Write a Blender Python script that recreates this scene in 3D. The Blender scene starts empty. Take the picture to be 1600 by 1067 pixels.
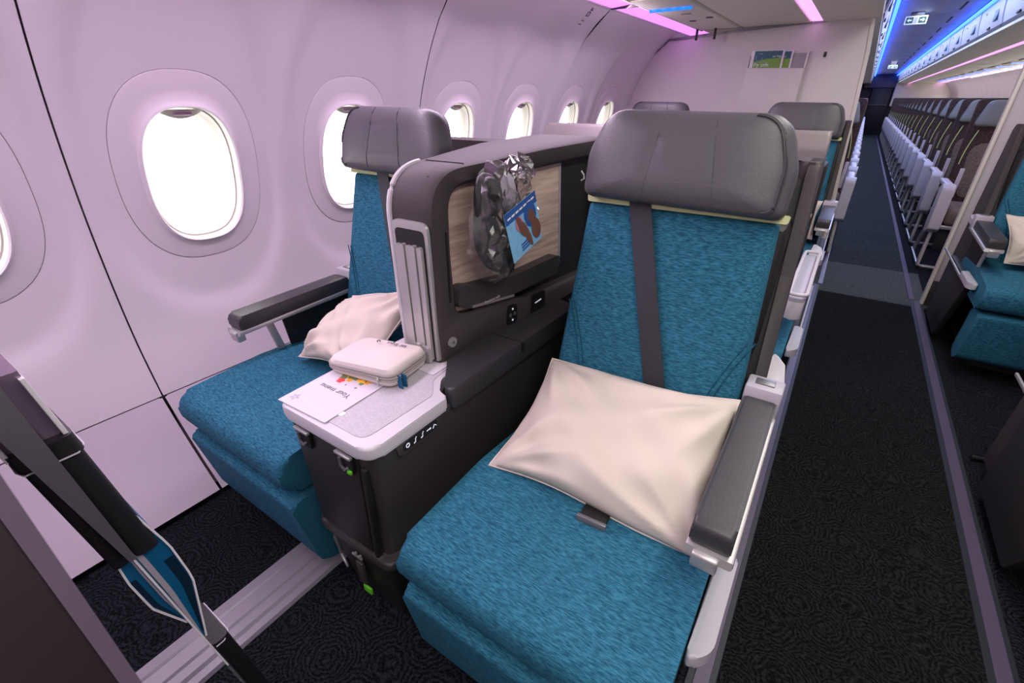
import bpy, bmesh, math, random
from mathutils.bvhtree import BVHTree
from mathutils import Vector, Matrix
R = math.radians
random.seed(7)
scene = bpy.context.scene
C = scene.collection

# ------------------------------------------------------------------ camera, world, light, exposure
cam_d = bpy.data.cameras.new('camera'); cam = bpy.data.objects.new('camera', cam_d); C.objects.link(cam)
scene.camera = cam
CAMH, PITCH, YAW, FPX = 1.15, R(27.7), R(34.2), 725.0
cam.location = (0, 0, CAMH)
fwd = Vector((-math.sin(YAW) * math.cos(PITCH), math.cos(YAW) * math.cos(PITCH), -math.sin(PITCH)))
cam.rotation_euler = fwd.to_track_quat('-Z', 'Y').to_euler()
cam_d.sensor_fit = 'HORIZONTAL'; cam_d.sensor_width = 36.0; cam_d.lens = 36.0 * FPX / 1600.0
cam_d.clip_start = 0.01; cam_d.clip_end = 100
world = bpy.data.worlds.new('world'); scene.world = world; world.use_nodes = True
world.node_tree.nodes['Background'].inputs[0].default_value = (0.95, 0.97, 1.0, 1)
world.node_tree.nodes['Background'].inputs[1].default_value = 1.5
vs = scene.view_settings
vs.view_transform = 'Standard'; vs.look = 'None'; vs.gamma = 1.0; vs.use_curve_mapping = False
vs.exposure = 0.45
scene.cycles.use_denoising = True
scene.cycles.max_bounces = 8
scene.cycles.sample_clamp_indirect = 6.0

def area(name, loc, size, energy, color, rot=(0, 0, 0)):
    l = bpy.data.lights.new(name, 'AREA'); l.shape = 'RECTANGLE'; l.size, l.size_y = size
    l.energy = energy; l.color = color
    o = bpy.data.objects.new(name, l); C.objects.link(o); o.location = loc; o.rotation_euler = rot
    return o
# white cabin ceiling lamps above the aisle, the forward entry lamp and an added bluish fill lamp for economy
area('aisle_ceiling_lamp', (0.30, 1.55, 1.835), (0.42, 3.4), 20, (1.0, 0.95, 0.90))
area('entry_ceiling_lamp', (-0.25, -0.62, 1.80), (1.9, 0.8), 30, (1.0, 0.96, 0.92))
area('economy_fill_lamp', (0.30, 12.5, 1.835), (0.25, 16.0), 75, (0.62, 0.72, 1.0))
area('window_wall_wash_lamp', (-1.18, 1.0, 1.572), (0.10, 4.2), 31, (0.98, 0.78, 1.0), (0, R(-28), 0))
area('right_wall_wash_lamp', (1.78, 12.0, 1.574), (0.10, 16.0), 45, (1.0, 0.86, 0.86), (0, R(15), 0))

# ------------------------------------------------------------------ materials
MATS = {}
def mat(name, col, rough=0.5, metal=0.0, emit=None, estr=0.0, spec=0.5, bump=0.0, bscale=80, var=0.0, vscale=8, trans=0.0, alpha=1.0, sheen=0.0, coat=0.0):
    m = bpy.data.materials.new(name); m.use_nodes = True
    nt = m.node_tree; b = nt.nodes['Principled BSDF']
    b.inputs['Base Color'].default_value = (*col, 1); b.inputs['Roughness'].default_value = rough
    b.inputs['Metallic'].default_value = metal; b.inputs['Specular IOR Level'].default_value = spec
    b.inputs['Transmission Weight'].default_value = trans; b.inputs['Alpha'].default_value = alpha
    b.inputs['Sheen Weight'].default_value = sheen; b.inputs['Coat Weight'].default_value = coat
    if emit: b.inputs['Emission Color'].default_value = (*emit, 1); b.inputs['Emission Strength'].default_value = estr
    tc = nt.nodes.new('ShaderNodeTexCoord')
    if var > 0:
        n = nt.nodes.new('ShaderNodeTexNoise'); n.inputs['Scale'].default_value = vscale; n.inputs['Detail'].default_value = 4
        nt.links.new(tc.outputs['Object'], n.inputs['Vector'])
        r = nt.nodes.new('ShaderNodeValToRGB')
        r.color_ramp.elements[0].color = (*[c * (1 - var) for c in col], 1); r.color_ramp.elements[1].color = (*[min(1, c * (1 + var)) for c in col], 1)
        r.color_ramp.elements[0].position = .3; r.color_ramp.elements[1].position = .7
        nt.links.new(n.outputs['Fac'], r.inputs['Fac']); nt.links.new(r.outputs['Color'], b.inputs['Base Color'])
    if bump > 0:
        n = nt.nodes.new('ShaderNodeTexNoise'); n.inputs['Scale'].default_value = bscale; n.inputs['Detail'].default_value = 3
        nt.links.new(tc.outputs['Object'], n.inputs['Vector'])
        bp = nt.nodes.new('ShaderNodeBump'); bp.inputs['Strength'].default_value = bump; bp.inputs['Distance'].default_value = 0.002
        nt.links.new(n.outputs['Fac'], bp.inputs['Height']); nt.links.new(bp.outputs['Normal'], b.inputs['Normal'])
    MATS[name] = m
    return m

def fabric(name, dark, light, sx=75, sy=520, sz=520, bump=0.35, rough=0.85):
    """woven cloth: fine threads that run across the seat, a slub of lighter yarn"""
    m = bpy.data.materials.new(name); m.use_nodes = True; nt = m.node_tree; b = nt.nodes['Principled BSDF']
    b.inputs['Roughness'].default_value = rough; b.inputs['Specular IOR Level'].default_value = 0.2
    tc = nt.nodes.new('ShaderNodeTexCoord'); mp = nt.nodes.new('ShaderNodeMapping'); mp.inputs['Scale'].default_value = (sx, sy, sz)
    nt.links.new(tc.outputs['Object'], mp.inputs['Vector'])
    n = nt.nodes.new('ShaderNodeTexNoise'); n.inputs['Scale'].default_value = 1.0; n.inputs['Detail'].default_value = 3; n.inputs['Roughness'].default_value = .6
    nt.links.new(mp.outputs['Vector'], n.inputs['Vector'])
    r = nt.nodes.new('ShaderNodeValToRGB'); r.color_ramp.elements[0].position = .36; r.color_ramp.elements[1].position = .66
    r.color_ramp.elements[0].color = (*dark, 1); r.color_ramp.elements[1].color = (*light, 1)
    nt.links.new(n.outputs['Fac'], r.inputs['Fac']); nt.links.new(r.outputs['Color'], b.inputs['Base Color'])
    bp = nt.nodes.new('ShaderNodeBump'); bp.inputs['Strength'].default_value = bump; bp.inputs['Distance'].default_value = .002
    nt.links.new(n.outputs['Fac'], bp.inputs['Height']); nt.links.new(bp.outputs['Normal'], b.inputs['Normal'])
    MATS[name] = m; return m

def carpet_mat(name, dark, light):
    m = bpy.data.materials.new(name); m.use_nodes = True; nt = m.node_tree; b = nt.nodes['Principled BSDF']
    b.inputs['Roughness'].default_value = .95; b.inputs['Specular IOR Level'].default_value = .1
    tc = nt.nodes.new('ShaderNodeTexCoord')
    vo = nt.nodes.new('ShaderNodeTexVoronoi'); vo.inputs['Scale'].default_value = 8.0
    nt.links.new(tc.outputs['Object'], vo.inputs['Vector'])
    ns = nt.nodes.new('ShaderNodeTexNoise'); ns.inputs['Scale'].default_value = 45; ns.inputs['Detail'].default_value = 4
    nt.links.new(tc.outputs['Object'], ns.inputs['Vector'])
    ma = nt.nodes.new('ShaderNodeMath'); ma.operation = 'MULTIPLY'; ma.inputs[1].default_value = 85
    nt.links.new(vo.outputs['Distance'], ma.inputs[0])
    mb = nt.nodes.new('ShaderNodeMath'); mb.operation = 'MULTIPLY_ADD'; mb.inputs[1].default_value = 16.0
    nt.links.new(ns.outputs['Fac'], mb.inputs[0]); nt.links.new(ma.outputs[0], mb.inputs[2])
    sn = nt.nodes.new('ShaderNodeMath'); sn.operation = 'SINE'; nt.links.new(mb.outputs[0], sn.inputs[0])
    n2 = nt.nodes.new('ShaderNodeTexNoise'); n2.inputs['Scale'].default_value = 190; n2.inputs['Detail'].default_value = 2
    nt.links.new(tc.outputs['Object'], n2.inputs['Vector'])
    mc = nt.nodes.new('ShaderNodeMath'); mc.operation = 'MULTIPLY_ADD'; mc.inputs[1].default_value = .13
    nt.links.new(sn.outputs[0], mc.inputs[0]); nt.links.new(n2.outputs['Fac'], mc.inputs[2])
    r = nt.nodes.new('ShaderNodeValToRGB'); r.color_ramp.elements[0].position = .35; r.color_ramp.elements[1].position = .8
    r.color_ramp.elements[0].color = (*dark, 1); r.color_ramp.elements[1].color = (*light, 1)
    nt.links.new(mc.outputs[0], r.inputs['Fac']); nt.links.new(r.outputs['Color'], b.inputs['Base Color'])
    bp = nt.nodes.new('ShaderNodeBump'); bp.inputs['Strength'].default_value = .8; bp.inputs['Distance'].default_value = .004
    nt.links.new(mc.outputs[0], bp.inputs['Height']); nt.links.new(bp.outputs['Normal'], b.inputs['Normal'])
    MATS[name] = m; return m

def wood_mat(name):
    m = bpy.data.materials.new(name); m.use_nodes = True; nt = m.node_tree; b = nt.nodes['Principled BSDF']
    b.inputs['Roughness'].default_value = .5
    tc = nt.nodes.new('ShaderNodeTexCoord'); mp = nt.nodes.new('ShaderNodeMapping'); mp.inputs['Scale'].default_value = (6, 5, 60)
    mp.inputs['Rotation'].default_value = (R(6), 0, 0)
    nt.links.new(tc.outputs['Object'], mp.inputs['Vector'])
    n = nt.nodes.new('ShaderNodeTexNoise'); n.inputs['Scale'].default_value = 1.3; n.inputs['Detail'].default_value = 6; n.inputs['Distortion'].default_value = .6
    nt.links.new(mp.outputs['Vector'], n.inputs['Vector'])
    r = nt.nodes.new('ShaderNodeValToRGB'); r.color_ramp.elements[0].position = .32; r.color_ramp.elements[1].position = .68
    r.color_ramp.elements[0].color = (.42, .29, .225, 1); r.color_ramp.elements[1].color = (.72, .56, .46, 1)
    nt.links.new(n.outputs['Fac'], r.inputs['Fac']); nt.links.new(r.outputs['Color'], b.inputs['Base Color'])
    MATS[name] = m; return m

fabric('teal', (.006, .060, .104), (.038, .195, .285))
fabric('teal_deep', (.003, .045, .078), (.015, .115, .165))
fabric('brown_cloth', (.035, .022, .020), (.085, .055, .048), 60, 160, 160, .2)
fabric('taupe_cloth', (.12, .095, .075), (.21, .175, .14), 60, 160, 160, .2)
fabric('table_weave', (.43, .41, .44), (.53, .51, .54), 120, 500, 500, .1, .5)
carpet_mat('carpet', (.0022, .0024, .003), (.022, .028, .034))
carpet_mat('carpet_aisle', (.0022, .0024, .0027), (.020, .023, .024))
carpet_mat('carpet_light', (.045, .053, .054), (.12, .14, .142))
carpet_mat('carpet_far', (.014, .018, .019), (.07, .088, .090))
wood_mat('wood')
mat('leather', (.075, .074, .080), .42, bump=.25, bscale=260)
mat('leather_dark', (.035, .035, .038), .42, bump=.2, bscale=260)
mat('leather_black', (.008, .008, .009), .5, bump=.25, bscale=320)
mat('leather_pale', (.20, .22, .21), .5, bump=.15, bscale=240)
mat('piping', (.55, .60, .30), .6)
mat('lime', (.45, .58, .20), .5)
mat('belt', (.020, .022, .028), .6, bump=.4, bscale=500)
mat('belt_black', (.006, .006, .007), .6)
mat('console', (.040, .036, .034), .48, bump=.06, bscale=500)
mat('console_black', (.012, .011, .011), .5, bump=.06, bscale=400)
mat('shell_mauve', (.052, .043, .044), .58, bump=.05, bscale=400, spec=.3)
mat('shell_pale', (.20, .175, .17), .45)
mat('black', (.004, .004, .004), .6)
mat('charcoal', (.018, .017, .018), .6)
mat('silver', (.50, .49, .48), .38, .55)
mat('silver_dark', (.22, .22, .23), .35, .6)
mat('chrome', (.7, .7, .7), .18, 1.0)
mat('plastic_white', (.57, .55, .58), .42)
mat('plastic_mid', (.44, .42, .46), .45)
mat('plastic_grey', (.42, .40, .44), .42)
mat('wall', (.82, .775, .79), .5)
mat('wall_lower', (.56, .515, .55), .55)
mat('wall_gap', (.34, .29, .31), .7)
mat('frame_cream', (.60, .57, .51), .4)
mat('edge_cream', (.78, .75, .66), .4)
mat('grip', (.45, .28, .42), .35)
mat('bulkhead', (.72, .68, .66), .45)
mat('bin', (.62, .62, .66), .4)
mat('bin_bottom', (.86, .82, .70), .45)
mat('ceiling', (.62, .62, .66), .5)
mat('strip_floor', (.085, .066, .112), .4, bump=.03)
mat('strip_edge', (.012, .016, .024), .5)
mat('track', (.30, .29, .32), .38, .35)
mat('pillow', (.60, .535, .455), .8, bump=.5, bscale=9)
mat('pillow_in', (.55, .44, .26), .8)
mat('canvas', (.62, .56, .52), .8, bump=.3, bscale=500)
mat('zip', (.34, .31, .29), .5, bump=.5, bscale=500)
mat('tag_blue', (.004, .085, .19), .6)
mat('paper', (.62, .58, .63), .55)
mat('ink', (.10, .10, .12), .6)
mat('white', (.85, .85, .85), .5)
mat('orange', (.85, .36, .02), .6); mat('yellow', (.90, .55, .05), .6); mat('red', (.75, .05, .05), .5); mat('leaf', (.16, .21, .07), .6)
mat('card_teal', (.0, .085, .14), .4); mat('card_green', (.16, .36, .015), .4)
mat('card_sky', (.22, .50, .72), .4); mat('card_blue', (.03, .10, .33), .4); mat('skin_print', (.16, .075, .05), .5); mat('print_pink', (.55, .2, .25), .5)
mat('booklet', (.004, .115, .235), .35); mat('booklet_dark', (.003, .02, .045), .35)
mat('green_label', (.12, .55, .02), .5)
mat('sign_green', (.02, .10, .07), .5)
mat('post', (.026, .018, .023), .4)
mat('post_trim', (.35, .27, .36), .12, .6)
mat('glass_tint', (.55, .6, .6), .02, alpha=.16)
def film_mat(name):
    m = bpy.data.materials.new(name); m.use_nodes = True; nt = m.node_tree; nt.nodes.remove(nt.nodes['Principled BSDF'])
    tr = nt.nodes.new('ShaderNodeBsdfTransparent'); gl = nt.nodes.new('ShaderNodeBsdfGlossy'); gl.inputs['Roughness'].default_value = .10
    fr = nt.nodes.new('ShaderNodeLayerWeight'); fr.inputs['Blend'].default_value = .42; mx = nt.nodes.new('ShaderNodeMixShader')
    nt.links.new(fr.outputs['Fresnel'], mx.inputs[0]); nt.links.new(tr.outputs[0], mx.inputs[1]); nt.links.new(gl.outputs[0], mx.inputs[2])
    df = nt.nodes.new('ShaderNodeBsdfDiffuse'); df.inputs['Color'].default_value = (.9, .88, .88, 1); m2 = nt.nodes.new('ShaderNodeMixShader'); m2.inputs[0].default_value = .04
    nt.links.new(mx.outputs[0], m2.inputs[1]); nt.links.new(df.outputs[0], m2.inputs[2])
    nt.links.new(m2.outputs[0], nt.nodes['Material Output'].inputs['Surface']); MATS[name] = m
film_mat('film')
mat('galley', (.010, .010, .011), .5); mat('galley_light', (.12, .11, .12), .5)
mat('pane_light', (1, 1, 1), .5, emit=(1.0, .99, .97), estr=3.0)
mat('pane_fill', (1, 1, 1), .5, emit=(1.0, .97, .92), estr=9.0)  # stronger glow for the unseen right panes, added to lift the bin undersides
mat('violet_light', (.6, .3, .7), .5, emit=(.62, .19, .80), estr=1.25)
mat('violet_lamp', (.6, .3, .7), .5, emit=(.72, .32, .95), estr=6.0)
mat('pink_light', (.7, .4, .7), .5, emit=(.75, .33, .78), estr=1.15)
mat('blue_light', (.2, .3, .8), .5, emit=(.02, .085, 1.0), estr=6.0)
mat('psu_light', (.02, .1, .8), .5, emit=(.01, .16, 1.0), estr=1.1)
mat('sign_white', (.9, .9, .9), .5, emit=(.85, 1, .9), estr=.15)
mat('usb_glow', (.2, .3, 1), .5, emit=(.25, .45, 1), estr=1.5)
mat('icon', (.8, .8, .85), .5, emit=(.8, .85, 1), estr=.25)

# ------------------------------------------------------------------ helpers
def link(o, parent=None):
    C.objects.link(o)
    if parent is not None: o.parent = parent
    return o
def finish(name, bm, m, parent=None, smooth=True, angle=40):
    bmesh.ops.recalc_face_normals(bm, faces=bm.faces[:])
    me = bpy.data.meshes.new(name); bm.to_mesh(me); bm.free()
    ms = m if isinstance(m, (list, tuple)) else [m]
    for k in ms: me.materials.append(MATS[k])
    if smooth:
        me.polygons.foreach_set('use_smooth', [True] * len(me.polygons))
        me.set_sharp_from_angle(angle=R(angle))
    return link(bpy.data.objects.new(name, me), parent)
def tag(o, label=None, cat=None, group=None, kind=None):
    if label: o['label'] = label
    if cat: o['category'] = cat
    if group: o['group'] = group
    if kind: o['kind'] = kind
    return o
def empty(name, loc=(0, 0, 0), label=None, cat=None, group=None, kind=None):
    o = bpy.data.objects.new(name, None); o.location = loc; o.empty_display_size = .05; link(o)
    return tag(o, label, cat, group, kind)
def copy_tree(o, parent=None):
    c = o.copy(); C.objects.link(c)
    if parent is not None: c.parent = parent
    for ch in list(o.children): copy_tree(ch, c)
    return c
def add_box(bm, x0, x1, y0, y1, z0, z1, bev=0.0, seg=2):
    r = bmesh.ops.create_cube(bm, size=1.0); v = r['verts']
    for q in v:
        q.co = Vector(((x0 + x1) / 2 + q.co.x * (x1 - x0), (y0 + y1) / 2 + q.co.y * (y1 - y0), (z0 + z1) / 2 + q.co.z * (z1 - z0)))
    if bev > 0:
        es = list({e for q in v for e in q.link_edges})
        bmesh.ops.bevel(bm, geom=es, offset=bev, segments=seg, profile=.5, affect='EDGES', clamp_overlap=True)
def box(name, x0, x1, y0, y1, z0, z1, m, parent=None, bev=0.004, seg=2):
    bm = bmesh.new(); add_box(bm, min(x0, x1), max(x0, x1), min(y0, y1), max(y0, y1), min(z0, z1), max(z0, z1), bev, seg)
    return finish(name, bm, m, parent)
def rpoly(pts, rad, seg=6):
    """round the corners of a closed polygon; rad: one number or one for each corner"""
    out = []; n = len(pts)
    for i, p in enumerate(pts):
        p = Vector(p); a = Vector(pts[i - 1]); b = Vector(pts[(i + 1) % n])
        r = rad[i] if isinstance(rad, (list, tuple)) else rad
        if r <= 0: out.append(tuple(p)); continue
        d1 = (a - p); d2 = (b - p); l1, l2 = d1.length, d2.length; d1.normalize(); d2.normalize()
        ang = d1.angle(d2); t = min(r / math.tan(ang / 2), l1 * .49, l2 * .49)
        p1 = p + d1 * t; p2 = p + d2 * t
        for k in range(seg + 1):
            s = k / seg
            q = p1 * (1 - s) ** 2 + p * 2 * s * (1 - s) + p2 * s ** 2
            out.append((q.x, q.y))
    return out
AX = {'x': lambda a, p: (a, p[0], p[1]), 'y': lambda a, p: (p[0], a, p[1]), 'z': lambda a, p: (p[0], p[1], a)}
def add_prism(bm, prof, axis, a, b, bev=0.0, seg=3):
    """prof: 2D points in the plane across axis: x->(y,z), y->(x,z), z->(x,y)"""
    va = [bm.verts.new(AX[axis](a, p)) for p in prof]; vb = [bm.verts.new(AX[axis](b, p)) for p in prof]
    fa = bm.faces.new(va); fb = bm.faces.new(vb[::-1]); n = len(prof)
    for i in range(n): bm.faces.new((va[i], vb[i], vb[(i + 1) % n], va[(i + 1) % n]))
    if bev > 0:
        bmesh.ops.bevel(bm, geom=list(set(fa.edges) | set(fb.edges)), offset=bev, segments=seg, profile=.5, affect='EDGES', clamp_overlap=True)
def prism(name, prof, axis, a, b, m, parent=None, bev=0.0, seg=3, angle=40):
    bm = bmesh.new(); add_prism(bm, prof, axis, a, b, bev, seg)
    return finish(name, bm, m, parent, True, angle)
def add_tube(bm, path, r, seg=10, close=False):
    path = [Vector(p) for p in path]; n = len(path); rings = []
    for i, p in enumerate(path):
        if close: d = path[(i + 1) % n] - path[i - 1]
        else: d = path[min(i + 1, n - 1)] - path[max(i - 1, 0)]
        d.normalize(); up = Vector((0, 0, 1)) if abs(d.z) < .9 else Vector((1, 0, 0))
        u = d.cross(up).normalized(); w = d.cross(u)
        rr = r[i] if isinstance(r, (list, tuple)) else r
        rings.append([bm.verts.new(p + (u * math.cos(t) + w * math.sin(t)) * rr) for t in [2 * math.pi * k / seg for k in range(seg)]])
    for i in range(n if close else n - 1):
        A, B = rings[i], rings[(i + 1) % n]
        for k in range(seg): bm.faces.new((A[k], A[(k + 1) % seg], B[(k + 1) % seg], B[k]))
    if not close: bm.faces.new(rings[0][::-1]); bm.faces.new(rings[-1])
def tube(name, path, r, m, parent=None, seg=10, close=False):
    bm = bmesh.new(); add_tube(bm, path, r, seg, close); return finish(name, bm, m, parent)
def add_puff(bm, outline, o, u, v, n, df, db, p=3.0, rings=(1, .985, .95, .88, .76, .6, .4, .2), fn=None):
    """soft slab: a 2D outline round a centre, swelling df to the front and db to the back"""
    o, u, v, n = Vector(o), Vector(u), Vector(v), Vector(n)
    cx = sum(q[0] for q in outline) / len(outline); cy = sum(q[1] for q in outline) / len(outline)
    def ring(t, d):
        res = []
        for a, b in outline:
            x = cx + (a - cx) * t; y = cy + (b - cy) * t
            h = d * (1 - t ** p) ** (1 / p) if t < 1 else 0
            if fn: h += fn(x, y, t, d)
            res.append(bm.verts.new(o + u * x + v * y + n * h))
        return res
    base = ring(1, 0); N = len(outline)
    for d in (df, -db):
        prev = base
        for t in rings[1:]:
            cur = ring(t, d)
            for i in range(N): bm.faces.new((prev[i], prev[(i + 1) % N], cur[(i + 1) % N], cur[i]))
            prev = cur
        c = bm.verts.new(o + u * cx + v * cy + n * (d + (fn(cx, cy, 0, d) if fn else 0)))
        for i in range(N): bm.faces.new((prev[i], prev[(i + 1) % N], c))
def puff(name, outline, o, u, v, n, df, db, m, parent=None, p=3.0, fn=None, angle=60):
    bm = bmesh.new(); add_puff(bm, outline, o, u, v, n, df, db, p, fn=fn); return finish(name, bm, m, parent, True, angle)
def text(name, body, size, loc, rot, m, parent=None, align='LEFT', ext=.0004):
    cu = bpy.data.curves.new(name, 'FONT'); cu.body = body; cu.size = size; cu.align_x = align; cu.extrude = ext
    tmp = bpy.data.objects.new('tmp', cu); C.objects.link(tmp); bpy.context.view_layer.update()
    me = bpy.data.meshes.new_from_object(tmp.evaluated_get(bpy.context.evaluated_depsgraph_get()))
    bpy.data.objects.remove(tmp); bpy.data.curves.remove(cu)
    me.materials.clear(); me.materials.append(MATS[m]); me.name = name
    o = bpy.data.objects.new(name, me); o.location = loc; o.rotation_euler = rot
    return link(o, parent)
def lerp(tab, x):
    if x <= tab[0][0]: return tab[0][1]
    for (a, b), (c, d) in zip(tab, tab[1:]):
        if x <= c: return b + (d - b) * (x - a) / (c - a)
    return tab[-1][1]
def smooth_tab(tab, n=6):
    """Catmull-Rom resampling of a table"""
    out = []
    for i in range(len(tab) - 1):
        p0 = tab[max(i - 1, 0)]; p1 = tab[i]; p2 = tab[i + 1]; p3 = tab[min(i + 2, len(tab) - 1)]
        for k in range(n):
            t = k / n
            out.append(tuple(.5 * ((2 * b) + (-a + c) * t + (2 * a - 5 * b + 4 * c - d) * t * t + (-a + 3 * b - 3 * c + d) * t ** 3) for a, b, c, d in zip(p0, p1, p2, p3)))
    out.append(tab[-1]); return out

# ------------------------------------------------------------------ the setting
YF, YB = -1.25, 22.0
XC = 0.30                                        # the middle of the aisle
f = box('floor', -1.75, 2.35, YF, YB, -.06, 0, 'carpet', None, 0); tag(f, kind='structure')
def floor_piece(name, x0, x1, y0, y1, h, m): return box(name, x0, x1, y0, y1, -.002, h, m, f, .0015, 1)
floor_piece('carpet_runner', .056, .562, YF, 3.58, .004, 'carpet_aisle')
floor_piece('carpet_joint_strip', -.02, .64, 3.59, 4.36, .005, 'carpet_light')
floor_piece('carpet_runner', .08, .56, 4.37, YB, .004, 'carpet_far')
for x0, far in ((.03, -.0), (.587, .0)):
    floor_piece('aisle_strip_border', x0 - .030, x0 + .030, YF, 3.70, .006, 'strip_edge')
    floor_piece('aisle_strip', x0 - .015, x0 + .017, YF, 3.70, .009, 'strip_floor')
    floor_piece('aisle_strip', x0 - .035 + (.05 if x0 < .1 else 0), x0 - .005 + (.05 if x0 < .1 else 0), 3.72, YB, .009, 'strip_floor')
# aluminium seat track cover along the window side
tr = []
for a, b in ((-1.022, .0), (-1.018, .014), (-.99, .016), (-.985, .012), (-.98, .016), (-.945, .016), (-.94, .011), (-.935, .016), (-.912, .016), (-.905, .009), (-.885, .009), (-.880, 0)): tr.append((a, b))
prism('seat_track_cover', tr, 'y', YF, .62, 'track', f, 0, angle=20)
for c in ((.62, 3.3), (.70, 3.31)): pass

# side wall profile: height -> x of the inner face
XW = smooth_tab([(.0, -1.40), (.02, -1.41), (.10, -1.475), (.20, -1.545), (.305, -1.605), (.31, -1.608), (.50, -1.645), (.75, -1.642), (.95, -1.615), (1.15, -1.562), (1.33, -1.485), (1.47, -1.395), (1.57, -1.275)], 6)
def xw(z): return lerp(XW, z)
def wp(y, z, d=0.0):
    e = .01; t = Vector((xw(z + e) - xw(z - e), 0, 2 * e)).normalized(); n = Vector((t.z, 0, -t.x))
    return Vector((xw(z), y, z)) + n * d
wl = prism('wall_left', [(xw(z) - .085, z) for z in [i * .05 for i in range(0, 33)]] + [(-1.85, 1.6), (-1.85, 0)], 'y', YF, YB, 'wall_gap')
tag(wl, kind='structure')
NA = 96
def rect_hit(th, y0, y1, z0, z1, cy, cz):
    c, s = math.cos(th), math.sin(th); t = 1e9
    if c > 1e-9: t = min(t, (y1 - cy) / c)
    if c < -1e-9: t = min(t, (y0 - cy) / c)
    if s > 1e-9: t = min(t, (z1 - cz) / s)
    if s < -1e-9: t = min(t, (z0 - cz) / s)
    return cy + c * t, cz + s * t
def sup(th, a, b, e=2.7):
    c, s = math.cos(th), math.sin(th)
    r = (abs(c / a) ** e + abs(s / b) ** e) ** (-1 / e)
    return r * c, r * s
Z0, Z1, WZ = .3115, 1.57, .956
def wall_cell(bm, y0, y1, cy):
    ths = [2 * math.pi * k / NA for k in range(NA)]
    for yy, zz in ((y0, Z0), (y0, Z1), (y1, Z0), (y1, Z1)):
        a = math.atan2(zz - WZ, yy - cy) % (2 * math.pi)
        k = min(range(NA), key=lambda i: abs(ths[i] - a)); ths[k] = a
    prev = None
    for t in (0, .05, .12, .2, .26, .32, .38, .46, .56, .68, .84, 1.0):
        ring = []
        for th in ths:
            oy, oz = sup(th, .200, .262, 2.5); ry, rz = rect_hit(th, y0, y1, Z0, Z1, cy, WZ)
            py = cy + oy + (ry - cy - oy) * t; oz -= .004; pz = WZ + oz + (rz - WZ - oz) * t
            q = ((abs(py - cy) / .262) ** 2.4 + (abs(pz - WZ - (.03 if pz > WZ else 0)) / (.50 if pz > WZ else .43)) ** 2.4) ** (1 / 2.4)
            k = min(1, max(0, (q - .90) / .16)); k = k * k * (3 - 2 * k)
            ring.append(bm.verts.new(wp(py, pz, -.014 * (1 - k))))
        if prev:
            for i in range(NA): bm.faces.new((prev[i], prev[(i + 1) % NA], ring[(i + 1) % NA], ring[i]))
        prev = ring
def win_ring_mesh(name, cy, rings, m, parent):
    bm = bmesh.new(); prev = None
    for a, b, d, e, dz in rings:
        ring = [bm.verts.new(wp(cy + sup(th, a, b, e)[0], WZ + dz + sup(th, a, b, e)[1], d)) for th in [2 * math.pi * k / 72 for k in range(72)]]
        if prev:
            for i in range(72): bm.faces.new((prev[i], prev[(i + 1) % 72], ring[(i + 1) % 72], ring[i]))
        prev = ring
    return finish(name, bm, m, parent, True, 50)
PANELS = [(-.81, .39, (-.52, .098)), (.39, 1.615, (.67, 1.245)), (1.615, 2.82, (1.872, 2.432)), (2.82, 4.02, (3.008, 3.585)), (4.02, 5.2, (4.19, 4.77))]
wi = 0
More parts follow.
